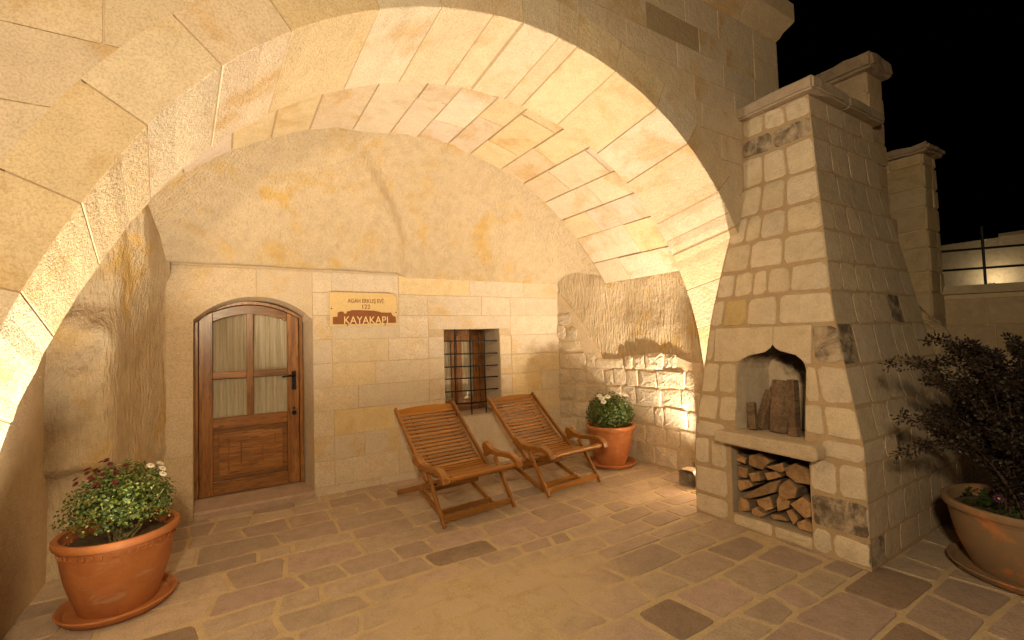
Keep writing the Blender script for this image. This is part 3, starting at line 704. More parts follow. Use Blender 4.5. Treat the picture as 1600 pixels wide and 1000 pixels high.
for sx, xx in ((-1, AC-2.80), (1, AC+2.56)):
    z = -.03
    for h_ in (.3, .31, .28, .08):
        lo = xx-.30 if sx < 0 else xx; hi = xx if sx < 0 else xx+.30
        o = MB(); o.box((lo+.002, YF+.003, z+.003), (hi-.002, YR-.003, z+h_-.003)); ob = o.build('jamb_block', M['voussoir'], arch, tint())
        z += h_

# ================================================================== FACADE
fac = empty('facade_wall', (0, 2.5, 0), 'dim ashlar facade above the great arch with a cornice at its end', 'wall')
fmap_ = lambda u, v, w_: (u, 2.5-w_, v)
FXE = 4.89
FLARE = [amap(u, YF+.05, -.14) for u in range(184, 100, -2)]
FLARE = [(p[0], p[2]) for p in FLARE]
def open_z(x):
    if x < FLARE[0][0]: return -.1
    if x < FLARE[-1][0]: return interp(FLARE, x, 1)
    d = 2.69**2-(x-AC)**2
    return 1.13+math.sqrt(d) if d > 0 else -.1
cols = sorted(set([-7.0, -4, -2, FXE]+[round(lerp(FLARE[0][0]+.0001, AC+2.69, i/60), 4) for i in range(61)]))
o = MB()
for xa, xb in zip(cols[:-1], cols[1:]):
    za, zb = open_z(xa+1e-5), open_z(xb-1e-5)
    o.prism([(xa, za), (xb, zb), (xb, 5.3), (xa, 5.3)], 1, 2.502, 3.20)
o.build('mortar', M['mortar'], fac)
def face_block(xa, xb, za, zb, c_):
    n = max(2, int((xb-xa)/.06)); xs = [lerp(xa+.003, xb-.003, i/n) for i in range(n+1)]
    bot = [(x, max(za+.002, open_z(x))) for x in xs]
    bot = [(x, z) for x, z in bot if z < zb-.012]
    if len(bot) < 2: return
    if len(bot) == n+1 and all(z <= za+.0031 for x, z in bot): P = rrect(xa, za, xb, zb, .008, .002, .002)
    else: P = bot+[(bot[-1][0], zb-.002), (bot[0][0], zb-.002)]
    stone('ashlar_block', fac, P, fmap_, M['voussoir'], rnd.uniform(.001, .005), -.10, .003, c_)
zs = [-.05, .35, .72, 1.05, 1.36, 1.68, 1.98, 2.28, 2.58, 2.89, 3.18, 3.42, 3.65, 3.875, 4.10, 4.325, 4.60]
for r_, (za, zb) in enumerate(zip(zs[:-1], zs[1:])):
    x = -4.6-(r_ % 2)*.25
    fixed = {14: [2.3, 2.93, 3.61, 4.0, 4.47, FXE], 15: [2.4, 3.08, 3.43, 3.9, 4.47, FXE], 13: [2.2, 2.7, 3.3, 3.95, 4.45, FXE]}.get(r_)
    while x < FXE-.1:
        x2 = x+rnd.uniform(.42, .72)
        if fixed:
            nx = [f for f in fixed if f > x+.12]
            if nx and x2 > nx[0]-.2: x2 = nx[0]
        if x2 > FXE-.2: x2 = FXE
        c_ = tint((.62, .50, .36), .06)
        if r_ == 14 and abs(x-2.93) < .02: c_ = (.40, .30, .18)
        face_block(x, x2, za, zb, c_); x = x2
# end return of the facade
o = MB(); o.prism([(2.5, -.1), (3.2, -.1), (3.2, 4.6), (2.5, 4.6)], 0, FXE+.0005, FXE+.02); o.build('end_face', M['voussoir'], fac, (.5, .4, .28))
prof = [(0, 4.602), (.03, 4.64), (.06, 4.70), (.125, 4.78), (.135, 4.80), (.135, 4.98), (0, 4.98)]
for k in range(13):
    xa, xb = -5+k*.77, -5+(k+1)*.77-.008
    if k == 12: xb = FXE+.13
    vs = []; fs = []
    n = len(prof)
    for x in (xa, xb):
        for p_, z_ in prof:
            xx = x if not (k == 12 and x == xb) else FXE+p_
            vs.append((xx, 2.5-p_ if p_ else 2.52, z_))
    fs = [(i, (i+1) % n, (i+1) % n+n, i+n) for i in range(n)]+[tuple(range(n)), tuple(range(2*n-1, n-1, -1))]
    o = MB(); o.add(vs, fs); ob = o.build('cornice_stone', M['voussoir'], fac, tint((.60, .47, .32), .05))
    if k == 12:
        o = MB(); o.add([(FXE+p_, y_, z_) for y_ in (2.5, 3.2) for p_, z_ in prof], fs); 
        for i, (p_, z_) in enumerate(prof): o.v[i] = (FXE+p_, 2.5-p_+.001, z_)
        o.build('cornice_stone', M['voussoir'], fac, (.56, .44, .3))

# ================================================================== FIREPLACE
FT = [[0, 3.604, 2.75, 1.42], [.6, 3.615, 2.745, 1.425], [.8, 3.64, 2.734, 1.436], [1.25, 3.70, 2.679, 1.532], [1.75, 3.777, 2.626, 1.632], [2.25, 3.932, 2.581, 1.724], [2.75, 4.10, 2.53, 1.821], [3, 4.175, 2.508, 1.867], [3.62, 4.206, 2.49, 1.908]]
fp = empty('outdoor_fireplace', (3.9, 2.1, 0), 'tapering stone fireplace chimney with a pointed niche and a wood store', 'fireplace')
fX = lambda z: interp(FT, z, 1)
fL = lambda z: interp(FT, z, 2)
fR = lambda z: interp(FT, z, 3)
FEND = 5.45
# niches (y high = left in the picture)
NY0, NY1, NZ0, NZ1 = 1.81, 2.355, .775, 1.32
ogee = [(1.806, NZ0), (1.806, 1.30), (1.815, 1.34), (1.84, 1.385), (1.88, 1.415), (1.94, 1.43), (2.0, 1.445), (2.04, 1.47), (2.057, 1.495), (2.075, 1.468), (2.12, 1.435), (2.18, 1.42), (2.25, 1.405), (2.30, 1.38), (2.335, 1.345), (2.352, 1.30), (2.355, NZ0)]
WY0, WY1, WZa, WZb = 1.775, 2.39, .105, .65
def fmap_f(u, v, w_): return (fX(v)-w_, u, v)                       # u = y
def fmap_s(u, v, w_): return (lerp(fX(v), FEND, u), fR(v)-w_, v)    # u = 0..1 along the side
core = MB(); E_ = -.003
def quad_f(ya, yb, za, zb, n=6):
    for i in range(n):
        z0_, z1_ = lerp(za, zb, i/n), lerp(za, zb, (i+1)/n)
        f = lambda y, z: fmap_f(y if not isinstance(y, str) else (fR(z)-E_*-1 if y == 'R' else fL(z)), z, E_)
        core.add([f(ya, z0_), f(yb, z0_), f(yb, z1_), f(ya, z1_)], [(0, 1, 2, 3)])
quad_f('R', WY0, 0, .70); quad_f(WY1, 'L', 0, .70); quad_f(WY0, WY1, -.05, WZa, 1); quad_f(WY0, WY1, WZb, .70, 1)
quad_f('R', 1.806, .70, 1.5); quad_f(2.355, 'L', .70, 1.5); quad_f(1.806, 2.355, .70, NZ0, 1)
for (ya, za), (yb, zb) in zip(ogee[1:-2], ogee[2:-1]):
    core.add([fmap_f(ya, za, E_), fmap_f(yb, zb, E_), fmap_f(yb, 1.5, E_), fmap_f(ya, 1.5, E_)], [(0, 1, 2, 3)])
core.add([fmap_f(2.352, 1.3, E_), fmap_f(2.355, 1.3, E_), fmap_f(2.355, 1.5, E_), fmap_f(2.352, 1.5, E_)], [(0, 1, 2, 3)])
quad_f('R', 'L', 1.5, 3.6, 20)
for i in range(30):                                     # side towards the camera, far side, top
    z0_, z1_ = 3.6*i/30-.02*(i == 0), 3.6*(i+1)/30
    core.add([fmap_s(0, z0_, -.0015), fmap_s(1, z0_, -.0015), fmap_s(1, z1_, -.0015), fmap_s(0, z1_, -.0015)], [(0, 1, 2, 3)])
    core.add([(fX(z0_)+.012, fL(z0_), z0_), (fX(z1_)+.012, fL(z1_), z1_), (FEND, fL(z1_), z1_), (FEND, fL(z0_), z0_)], [(0, 1, 2, 3)])
    core.add([(FEND, fR(z0_)+.012, z0_), (FEND, fL(z0_), z0_), (FEND, fL(z1_), z1_), (FEND, fR(z1_)+.012, z1_)], [(0, 1, 2, 3)])
core.add([(4.2, 1.91, 3.6), (FEND, 1.91, 3.6), (FEND, 2.49, 3.6), (4.2, 2.49, 3.6)], [(0, 1, 2, 3)])
core.build('mortar', M['mortar_dark'], fp)
# niche linings: clean stone shaft walls, sooty vault and back
o = MB(); n = len(ogee); DXN = 4.12
for i in range(n-1):
    (ya, za), (yb, zb) = ogee[i], ogee[i+1]; inw = .06
    A_ = fmap_f(ya, za, 0.004); B_ = fmap_f(yb, zb, .004); k = 1 if za > 1.3 or zb > 1.3 else 0
    sh = lambda y_: lerp(y_, 2.08, .12)
    o.add([A_, B_, (DXN, sh(yb), zb-.02*k), (DXN, sh(ya), za-.02*k)], [(0, 1, 2, 3)], 1 if (k and ya < 2.2) else 0)
bk = [(lerp(y_, 2.08, .12), z_-(.02 if z_ > 1.3 else 0)) for y_, z_ in ogee]
o.add([(DXN, bk[0][0], NZ0), (DXN, bk[0][0], .98), (DXN, 2.0, 1.12), (DXN, bk[-1][0], 1.24), (DXN, bk[-1][0], NZ0)], [(0, 1, 2, 3, 4)], 0)
o.add([(DXN, bk[0][0], .98)]+[(DXN, *p) for p in bk[1:-1]]+[(DXN, bk[-1][0], 1.24), (DXN, 2.0, 1.12)], [tuple(range(n+1))], 1)
o.build('niche_lining', [M['niche'], M['niche']], fp, (.60, .48, .34), fix=False)
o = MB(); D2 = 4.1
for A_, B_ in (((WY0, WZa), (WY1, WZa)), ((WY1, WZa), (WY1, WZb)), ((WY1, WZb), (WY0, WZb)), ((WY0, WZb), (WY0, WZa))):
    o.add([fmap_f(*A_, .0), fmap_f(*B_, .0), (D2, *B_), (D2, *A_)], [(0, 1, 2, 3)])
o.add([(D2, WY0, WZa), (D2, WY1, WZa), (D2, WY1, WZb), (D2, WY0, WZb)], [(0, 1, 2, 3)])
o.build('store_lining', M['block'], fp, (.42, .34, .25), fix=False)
# mantel slab
o = MB(); o.prism([(2.47, .70), (2.43, .692), (1.70, .672), (1.665, .69), (1.66, .765), (1.70, .785), (2.40, .79), (2.46, .785)], 0, 3.50, 4.0)
ob = o.build('mantel', M['block'], fp, (.55, .44, .31)); md = ob.modifiers.new('bevel', 'BEVEL'); md.width = .014; md.segments = 2
# front stones, row by row: joints as fractions from the right edge (0) to the left edge (1)
DARK = (.13, .095, .065); YB_ = (.56, .42, .20); FC = (.64, .53, .385)
frows = [(3.42, 3.60, [0, .34, .66, 1]), (3.235, 3.405, [0, .54, 1], {0: DARK, 1: DARK}), (2.945, 3.225, [0, .36, .68, 1]), (2.66, 2.935, [0, .37, .68, 1]),
         (2.405, 2.65, [0, .35, .63, .8, 1]), (2.14, 2.395, [0, .37, .70, 1]), (1.905, 2.13, [0, .30, .50, .64, .82, 1]), (1.65, 1.895, [0, .40, .66, .88, 1], {2: YB_}),
         (1.35, 1.64, [0, .17, 'niche', .93, 1], {0: (.40, .33, .23)}), (1.07, 1.34, [0, .17, .33, 'n', .72, .86, 1]), (.835, 1.06, [0, .17, .31, 'n', .70, .84, 1]),
         (.69, .825, [0, .22, 'n', .78, 1]), (.44, .68, [0, .13, .27, 'n', .76, .88, 1]), (.195, .43, [0, .27, 'n', .76, 1], {0: (.30, .25, .19), 2: (.46, .38, .28)}), (.012, .185, [0, .17, .27, 'n', .76, 1])]
for rw in frows:
    za, zb, js = rw[:3]; cs = rw[3] if len(rw) > 3 else {}
    zm = (za+zb)/2; k = 0; prev = js[0]; i = 1
    def uu(f, z): return lerp(fR(z), fL(z), f)
    while i < len(js):
        e = js[i]
        if e in ('n', 'niche'):
            if e == 'niche':                            # two stones cut to the pointed arch
                ya, yb = uu(prev, zm)+.006, uu(js[i+1], zm)-.006
                right = [(y_, z_) for y_, z_ in ogee if y_ <= 2.057 and z_ >= za]
                P = [(ya, za), (1.806, za)]+right[0:]+[(2.055, zb), (ya, zb)]
                stone('niche_stone', fp, [p for j, p in enumerate(P) if j == 0 or p != P[j-1]], fmap_f, M['block'], .008, -.05, .004, tint(FC, .04))
                left = [(y_, z_) for y_, z_ in ogee if y_ >= 2.057 and z_ >= za]
                P = [(2.059, zb), (2.059, 1.495)]+left[1:]+[(2.355, za), (yb, za), (yb, zb)]
                stone('niche_stone', fp, P, fmap_f, M['block'], .008, -.05, .004, tint(FC, .04))
                prev = js[i+1]; i += 2; continue
            if za < .19: lims = (WY0, WY1)
            elif za < .68: lims = (WY0, WY1)
            elif za < .83: lims = (1.70, 2.43)
            else: lims = (1.806, 2.355)
            if za < .19 and zb <= .19:                  # sill below the wood store
                for ya, yb in ((WY0, 2.05), (2.06, WY1)):
                    stone('front_block', fp, rrect(ya, za, yb, WZa-.002, .02, .005, .003), fmap_f, M['block'], rnd.uniform(.0, .01), -.06, .01, tint((.60, .48, .33), .08), .006)
            prev = js[i+1] if False else None; nxt = js[i+1]
            # stone between the niche edge and the next joint
            ya = lims[1]; yb = uu(nxt, zm); 
            if yb-ya > .05: stone('front_block', fp, rrect(ya+.002, za, yb, zb, .02, .005, .006), fmap_f, M['block'], rnd.uniform(.002, .007), -.06, .008, cs.get(k) or tint(FC, .08), .004); k += 1
            prev = nxt; i += 2; continue
        nextn = i+1 < len(js) and js[i+1] in ('n',)
        f0, f1 = prev, e
        def cm(u, v, w_, f0=f0, f1=f1, nextn=nextn, za=za):
            # u is a fraction of the face width, so that stones follow the taper
            y_ = uu(u, v)
            if nextn:
                lim = WY0 if za < .68 else 1.70 if za < .83 else 1.806
                a_, b_ = uu(f0, v), lim; y_ = lerp(a_, b_, (u-f0)/(f1-f0))
            return (fX(v)-w_, y_, v)
        W = fL(zm)-fR(zm); P = [(u_/W, v_) for u_, v_ in rrect(f0*W, za, f1*W, zb, .035, .007, .009)]
        if f0 == 0: P = [(max(0, p[0]-.007/W) if p[0] < f0+.05 else p[0], p[1]) for p in P]
        n_ = len(P)
        W_ = W
        # work in metric fractions: scale u so that chamfers stay even
        cm2 = lambda u, v, w_, cm=cm, W_=W_: cm(u/W_, v, w_)
        stone('front_block', fp, [(p[0]*W_, p[1]) for p in P], cm2, M['block_dark'] if k in cs and cs[k] != YB_ else M['block'], rnd.uniform(.002, .007), -.05, .008, cs.get(k) or tint(FC, .08), .004)
        k += 1; prev = e; i += 1
# side stones
zr = [.012, .20, .44, .685, .83, 1.06, 1.34, 1.64, 1.895, 2.13, 2.395, 2.65, 2.935, 3.225, 3.41, 3.60]
for r_, (za, zb) in enumerate(zip(zr[:-1], zr[1:])):
    zm = (za+zb)/2; W = FEND-fX(zm); u = 0.0
    while u < W-.05:
        u2 = min(W, u+rnd.uniform(.2, .36))
        if W-u2 < .12: u2 = W
        sm_ = lambda u_, v, w_, W=W: fmap_s(max(0, u_)/W, v, w_)
        P = rrect(u, za, u2, zb, .035, .008, .009)
        if u == 0: P = [(p[0]-.013 if p[0] < .04 else p[0], p[1]) for p in P]
        stone('side_block', fp, P, sm_, M['block_dark'] if rnd.random() < .05 else M['block'], rnd.uniform(.000, .0015), -.05, .002, tint((.54, .43, .31), .09), .0)
        u = u2
# cap slabs
def slab(name, parent, x0, x1, y0, y1, z0, z1, color, mat='capstone', b=.02, jag=0.0):
    bm = bmesh.new(); bmesh.ops.create_cube(bm, size=1)
    for v in bm.verts: v.co = (lerp(x0, x1, v.co.x+.5), lerp(y0, y1, v.co.y+.5), lerp(z0, z1, v.co.z+.5))
    bmesh.ops.bevel(bm, geom=bm.edges[:], offset=b, segments=2, affect='EDGES')
    bmesh.ops.subdivide_edges(bm, edges=[e for e in bm.edges if e.calc_length() > .12], cuts=5, use_grid_fill=True)
    for v in bm.verts: v.co += Vector((fbm(v.co, 5), fbm(v.co+Vector((9, 0, 0)), 5), fbm(v.co+Vector((0, 7, 0)), 5)))*jag
    vs = [v.co.copy() for v in bm.verts]; bm.verts.index_update(); fs = [tuple(v.index for v in f.verts) for f in bm.faces]; bm.free()
    return mesh_obj(name, vs, fs, M[mat], parent, color)
slab('cap_slab', fp, 4.13, 4.80, 1.83, 2.56, 3.605, 3.72, (.42, .33, .24), 'block', .018, .008)
slab('cap_slab', fp, 4.806, 5.53, 1.83, 2.50, 3.605, 3.715, (.36, .29, .21), 'block', .018, .008)

# ------------------------------------------------------------------ walls and piers to the right of the fireplace
def pier(name, label, x0, x1, y0, y1, z0, z1, cols, capz, ov):
    t = empty(name, ((x0+x1)/2, (y0+y1)/2, z0), label, 'pier')
    o = MB(); o.box((x0+.01, y0+.01, z0), (x1-.01, y1-.01, z1)); o.build('mortar', M['mortar'], t)
    z = z0; k = 0
    while z < z1-.05:
        zt = min(z+rnd.uniform(.2, .32), z1)
        if z1-zt < .1: zt = z1
        for face in ('x', 'y'):
            L = (y1-y0) if face == 'x' else (x1-x0); u = 0
            while u < L-.03:
                u2 = min(L, u+rnd.uniform(.22, .4))
                if L-u2 < .1: u2 = L
                if face == 'x': mp = lambda u_, v, w_: (x0-w_, y0+u_, v)
                else: mp = lambda u_, v, w_: (x0+u_, y0-w_, v)
                stone('pier_block', t, rrect(u, z, u2, zt, .02, .006, .006), mp, M['block'], rnd.uniform(0, .012), -.05, .01, tint(cols, .12), .006); u = u2
        z = zt; k += 1
    slab('cap_slab', t, x0-ov, x1+ov, y0-ov, y1+ov, z1+.002, z1+capz, (.34, .27, .18), 'capstone', .03, .02)
    return t
pier('stone_pier', 'tall narrow stone pier rising behind the fireplace chimney', 5.56, 5.92, 1.97, 2.55, 0, 4.22, (.50, .38, .25), .17, .08)
pier('stone_pier', 'lower stone pier with a thin cap beside the garden railing', 6.88, 7.28, 1.95, 2.75, 0, 3.62, (.50, .39, .24), .10, .09)
lw = empty('link_wall', (6.4, 2.2, 0), 'dark stone wall between the two piers', 'wall')
o = MB(); o.box((5.93, 2.22, 0), (6.87, 2.6, 2.9)); o.build('mortar', M['mortar'], lw)
z = 0
while z < 2.85:
    x = 5.94
    while x < 6.8:
        x2 = min(6.86, x+rnd.uniform(.22, .4)); 
        if 6.86-x2 < .12: x2 = 6.86
        stone('wall_block', lw, rrect(x, z, x2, z+.24, .02, .006, .006), lambda u, v, w_: (u, 2.21-w_, v), M['block'], rnd.uniform(0, .01), -.05, .01, tint((.50, .38, .24), .1), .006); x = x2
    z += .241
def boulder(s, t):
    th = lerp(-.1, math.pi+.1, s); ph = lerp(-.15, math.pi*.5, t)
    x, y, z = 6.45+.85*math.cos(ph)*math.cos(th), 2.1-.55*math.cos(ph)*math.sin(th), 1.95*math.sin(ph)-.05
    n = fbm((x, y, z), 1.7)*.18+fbm((x, y, z), 6)*.03
    return (x-n*.6, y-n, z+n*.5)
o = grid_obj('rock_outcrop', 40, 30, boulder, M['rock'], None, 'structure')
# garden wall with coping, railing
gw = empty('garden_wall', (7.9, 1.0, 0), 'low dark garden wall with a flat coping under the iron railing', 'wall')
GA, GB = Vector((7.27, 1.96, 0)), Vector((9.6, -1.7, 0)); gd = (GB-GA).normalized(); gn = Vector((gd.y, -gd.x, 0)); GL = (GB-GA).length
if gn.x > 0: gn = -gn
def gmap(u, v, w_): p = GA+gd*u+gn*w_; return (p.x, p.y, v)
o = MB(); o.add([gmap(0, -.1, -.01), gmap(GL, -.1, -.01), gmap(GL, 1.97, -.01), gmap(0, 1.97, -.01), gmap(0, 1.97, -.4), gmap(GL, 1.97, -.4)], [(0, 1, 2, 3), (3, 2, 5, 4)]); o.build('mortar', M['mortar'], gw)
z = 0; k = 0
while z < 1.9:
    u = 0
    while u < GL-.05:
        u2 = min(GL, u+rnd.uniform(.35, .6)); zt = min(z+.32, 1.96)
        stone('wall_block', gw, rrect(u, z, u2, zt, .02, .006, .006), gmap, M['block'], rnd.uniform(0, .01), -.05, .01, tint((.46, .35, .22), .1), .006); u = u2
    z += .32
u = -.1
while u < GL:
    u2 = u+.8
    P = [gmap(a_, b_, c_) for a_, b_, c_ in ((u, 1.972, .06), (u2-.01, 1.972, .06), (u2-.01, 2.07, .05), (u, 2.07, .05), (u, 1.972, -.44), (u2-.01, 1.972, -.44), (u2-.01, 2.07, -.43), (u, 2.07, -.43))]
    o = MB(); o.add(P, [(0, 1, 2, 3), (3, 2, 6, 7), (0, 4, 5, 1), (4, 7, 6, 5), (0, 3, 7, 4), (1, 5, 6, 2)]); o.build('coping_stone', M['block'], gw, tint((.50, .40, .27), .06)); u = u2
ra = empty('iron_railing', (7.9, 1.0, 2.07), 'dark iron railing along the garden wall coping', 'railing')
for z in (2.28, 2.515):
    o = MB(); o.tube([gmap(.02, z, -.2), gmap(GL, z, -.2)], .014, 8); o.build('rail', M['iron'], ra)
for u in (.02, .46, 1.3, 2.2, 3.1):
    o = MB(); o.tube([gmap(u, 2.05, -.2), gmap(u, 2.78 if u == .46 else 2.53, -.2)], .014, 8); o.build('post', M['iron'], ra)
# far lit wall with its lamp
fw = empty('far_wall', (17, 3.5, 0), 'distant cream garden wall lit by a low lamp behind the railing', 'wall')
o = MB(); o.box((16.0, -6, -.1), (16.5, 4.36, 3.72)); o.build('wall', M['block'], fw, (.58, .46, .28))
o = MB(); o.box((15.95, -6, 3.722), (16.55, 3.2, 3.80)); o.build('coping', M['block'], fw, (.4, .32, .2))
def lamp_fixture(name, label, loc, e, aimto=None, kind='POINT', size=.05, group=None, spot=R(100), head=True):
    t = empty(name, loc, label, 'lamp', group); x, y, z = loc
    o = MB(); o.lathe([(.001, 0), (.055, 0), (.06, .02), (.06, .07), (.05, .08), (.046, .075), (.046, .05), (.001, .05)], loc, 20); o.build('housing', M['black'], t)
    o = MB(); o.lathe([(.001, .052), (.03, .054), (.036, .062), (.02, .072), (.001, .074)], loc, 16); o.build('bulb', M['bulb'], t)
    l = lamp(kind, name+'_light', (0, 0, .12), e, WARM, shadow_soft_size=size); l.parent = t
    if kind == 'SPOT':
        l.data.spot_size = spot; l.data.spot_blend = .9
        l.rotation_euler = (Vector(aimto)-Vector(loc)-Vector((0, 0, .12))).to_track_quat('-Z', 'Y').to_euler()
    return t
lamp_fixture('garden_lamp', 'small glowing lamp at the foot of the distant wall', (15.6, 3.3, 2.52), E_FAR)
o = MB(); o.tube([(15.6, 3.3, -.1), (15.6, 3.3, 2.52)], .03, 8); o.build('pole', M['black'], bpy.data.objects['garden_lamp'])

# ------------------------------------------------------------------ the lamps that light the porch
lamp_fixture('ground_uplight', 'ground lamp at the foot of the left side of the great arch', (-.62, 2.75, 0.0), E_UPL, (.0, 3.15, 2.2), 'SPOT', .08, spot=R(120))
lamp_fixture('ground_uplight', 'ground lamp in the gap behind the fireplace by the rubble wall', (4.27, 2.95, 0.0), E_UPR, (3.95, 3.4, 2.0), 'SPOT', .05, spot=R(124))
def lantern(name, label, loc, h, e, size):
    t = empty(name, loc, label, 'lamp'); x, y, z = loc
    o = MB(); o.tube([(x, y, z), (x, y, z+.04), (x, y, z+.06), (x, y, z+h-.2)], [.11, .10, .035, .03], 12); o.build('pole', M['iron'], t)
    o = MB(); o.lathe([(.001, h-.2), (.13, h-.2), (.14, h-.17), (.001, h-.17)], loc, 16); o.build('tray', M['iron'], t)
    o = MB(); o.lathe([(.001, h+.34), (.05, h+.30), (.22, h+.21), (.225, h+.19), (.001, h+.2)], loc, 16); o.build('hood', M['iron'], t)
    for k in range(4):
        q = R(45+90*k); o = MB(); o.tube([(x+.13*math.cos(q), y+.13*math.sin(q), z+h-.17), (x+.2*math.cos(q), y+.2*math.sin(q), z+h+.19)], .007, 6); o.build('strut', M['iron'], t)
    o = MB(); o.lathe([(.001, h-.1), (.03, h-.09), (.055, h-.03), (.05, h+.03), (.02, h+.07), (.001, h+.08)], loc, 16); o.build('bulb', M['bulb'], t)
    l = lamp('POINT', name+'_light', (0, 0, h), e, AMBER, shadow_soft_size=size); l.parent = t
    return t
lantern('unseen_lantern', 'lantern on a tall post standing in the yard facing the arch', (-.4, -.6, -.012), 2.6, E_KEY, .16)
lantern('unseen_lantern', 'added fill lantern on a post at the back of the yard', (1.6, -5.2, -.012), 2.6, E_BACK, .13)  # added unseen lamp, weak fill for the faces towards the camera

# ================================================================== FIREWOOD
def log_end(pts, xf, length, label, bulge=.0, tilt=(0, 0)):
    cy = sum(p[0] for p in pts)/len(pts); cz = sum(p[1] for p in pts)/len(pts)
    t = empty('firewood_log', (xf, cy, cz), label, 'log', 'split logs stacked in the wood store')
    P = []
    for i in range(len(pts)):
        p, q = pts[i], pts[(i+1) % len(pts)]
        P += [(lerp(cy, p[0], 1.0), lerp(cz, p[1], 1.0)), ((p[0]+q[0])/2*(1-bulge*0)+rnd.uniform(-.004, .004), (p[1]+q[1])/2+rnd.uniform(-.004, .004))]
    n = len(P); vs = []
    for k, (dx, s_) in enumerate(((0, .93), (.008, 1.0), (length*.5, 1.0), (length, .97))):
        vs += [(xf+dx+(rnd.uniform(-.006, .006) if k == 0 else 0), cy+(u-cy)*s_+tilt[0]*dx, cz+(v-cz)*s_+tilt[1]*dx) for u, v in P]
    fs = [(k*n+i, k*n+(i+1) % n, (k+1)*n+(i+1) % n, (k+1)*n+i) for k in range(3) for i in range(n)]+[tuple(range(3*n, 4*n))]
    mesh_obj('bark', vs, fs, M['bark'], t)
    mesh_obj('cut_end', [(v[0]-.0006, v[1], v[2]) for v in vs[:n]], [tuple(range(n))], M['cutwood'], t)
LOGS = {'a': ([[2.385, .582], [2.285, .561], [2.31, .504], [2.385, .517]], 'thin split log in the top corner of the wood store by the left jamb'), 'b': ([[2.283, .582], [2.184, .622], [2.093, .569], [2.17, .482], [2.288, .498]], 'thick dark log under the mantel at the top of the wood store'),
 'c': ([[2.148, .517], [2.004, .578], [1.987, .523], [2.018, .496]], 'pale wedge of split wood at the top of the wood store'), 'd': ([[2.006, .538], [1.907, .598], [1.81, .562], [1.80, .451], [1.916, .443], [1.989, .483]], 'big grey log in the upper right corner of the wood store'),
 'e': ([[2.385, .479], [2.289, .477], [2.305, .389], [2.385, .379]], 'square split log against the jamb in the second layer of the wood store'), 'f': ([[2.291, .434], [2.188, .468], [2.175, .4], [2.251, .371]], 'small dark split log in the middle layer of the wood store'),
 'g': ([[2.171, .461], [2.067, .495], [2.019, .466], [2.143, .403]], 'thin pale split log under the top wedge in the wood store'), 'h': ([[2.38, .362], [2.283, .384], [2.242, .342], [2.356, .272], [2.38, .283]], 'dark split log lying above the long pale one in the wood store'),
 'i': ([[2.371, .215], [2.112, .405], [2.02, .447], [2.066, .337], [2.314, .215]], 'long pale split log lying slantwise across the wood store'), 'j': ([[2.043, .392], [1.971, .458], [1.899, .409], [1.922, .327], [2.02, .28], [2.056, .329]], 'round sawn log end in the middle of the wood store'),
 'k': ([[2.385, .166], [2.36, .226], [2.282, .208], [2.274, .137], [2.344, .107], [2.38, .109]], 'round orange log end at the bottom corner of the wood store'), 'l': ([[2.237, .23], [2.118, .293], [2.099, .199], [2.156, .162], [2.228, .192]], 'dark split log under the slanting pale log in the wood store'),
 'm': ([[2.08, .264], [2.057, .319], [1.971, .284], [1.984, .232], [2.074, .176]], 'dark wedge below the round log end in the wood store'), 'n': ([[1.962, .277], [1.865, .361], [1.785, .32], [1.785, .235], [1.856, .194]], 'broad orange split log by the right jamb of the wood store'),
 'o': ([[2.256, .163], [2.218, .184], [2.136, .148], [2.191, .107], [2.258, .122]], 'small split log beside the round orange one at the bottom of the store'), 'p': ([[2.116, .15], [2.025, .181], [1.979, .137], [2.108, .117]], 'flat thin split log on the floor of the wood store'),
 'q': ([[2.004, .207], [1.965, .228], [1.911, .177], [1.952, .111]], 'narrow upright wedge at the bottom of the wood store'), 'r': ([[1.912, .158], [1.856, .194], [1.785, .18], [1.785, .113], [1.905, .115]], 'small split log in the bottom right corner of the wood store')}
for k, (pts, lab) in LOGS.items(): log_end(pts, 3.66+rnd.uniform(-.015, .05), .34, lab)
def upright_log(base, top, sec, label, rot=0):
    t = empty('firewood_log', base, label, 'log', 'logs standing in the niche')
    base = Vector(base); top = Vector(top); n = len(sec); vs = []; d = (top-base).normalized()
    x = Vector((1, 0, 0))-d*d.x; x.normalize(); y = d.cross(x)
    for s_, e in ((.97, 0), (1, .02), (1.03, .5), (.98, .97), (.93, 1)):
        for u, v in sec:
            p = base.lerp(top, e)+x*u*s_+y*v*s_; p += Vector((fbm(p, 14), fbm(p*1.1, 14), 0))*.006; vs.append(p)
    fs = [(k*n+i, k*n+(i+1) % n, (k+1)*n+(i+1) % n, (k+1)*n+i) for k in range(4) for i in range(n)]+[tuple(range(n-1, -1, -1))]
    mesh_obj('bark', vs, fs, M['bark'], t); mesh_obj('cut_end', [v+d*.0006 for v in vs[4*n:]], [tuple(range(n))], M['cutwood'], t)
circ = lambda r, n=12, j=.12: [(r*(1+rnd.uniform(-j, j))*math.cos(2*math.pi*i/n), r*(1+rnd.uniform(-j, j))*math.sin(2*math.pi*i/n)) for i in range(n)]
upright_log((3.80, 2.075, .792), (3.86, 2.06, 1.20), circ(.08), 'thick upright log with grey bark leaning in the niche')
upright_log((3.80, 2.235, .792), (3.90, 2.175, 1.10), [(-.05, -.03), (.04, -.05), (.05, .02), (-.02, .05)], 'charred split log leaning against the thick one in the niche')
upright_log((3.79, 1.955, .792), (3.85, 1.985, 1.21), [(-.04, -.03), (.04, -.03), (.03, .03), (-.03, .025)], 'narrow split log standing at the right jamb of the niche')
upright_log((3.74, 1.93, .79), (3.745, 1.93, .85), [(-.03, -.03), (.03, -.03), (.03, .03), (-.03, .03)], 'short sawn offcut lying at the foot of the niche logs')
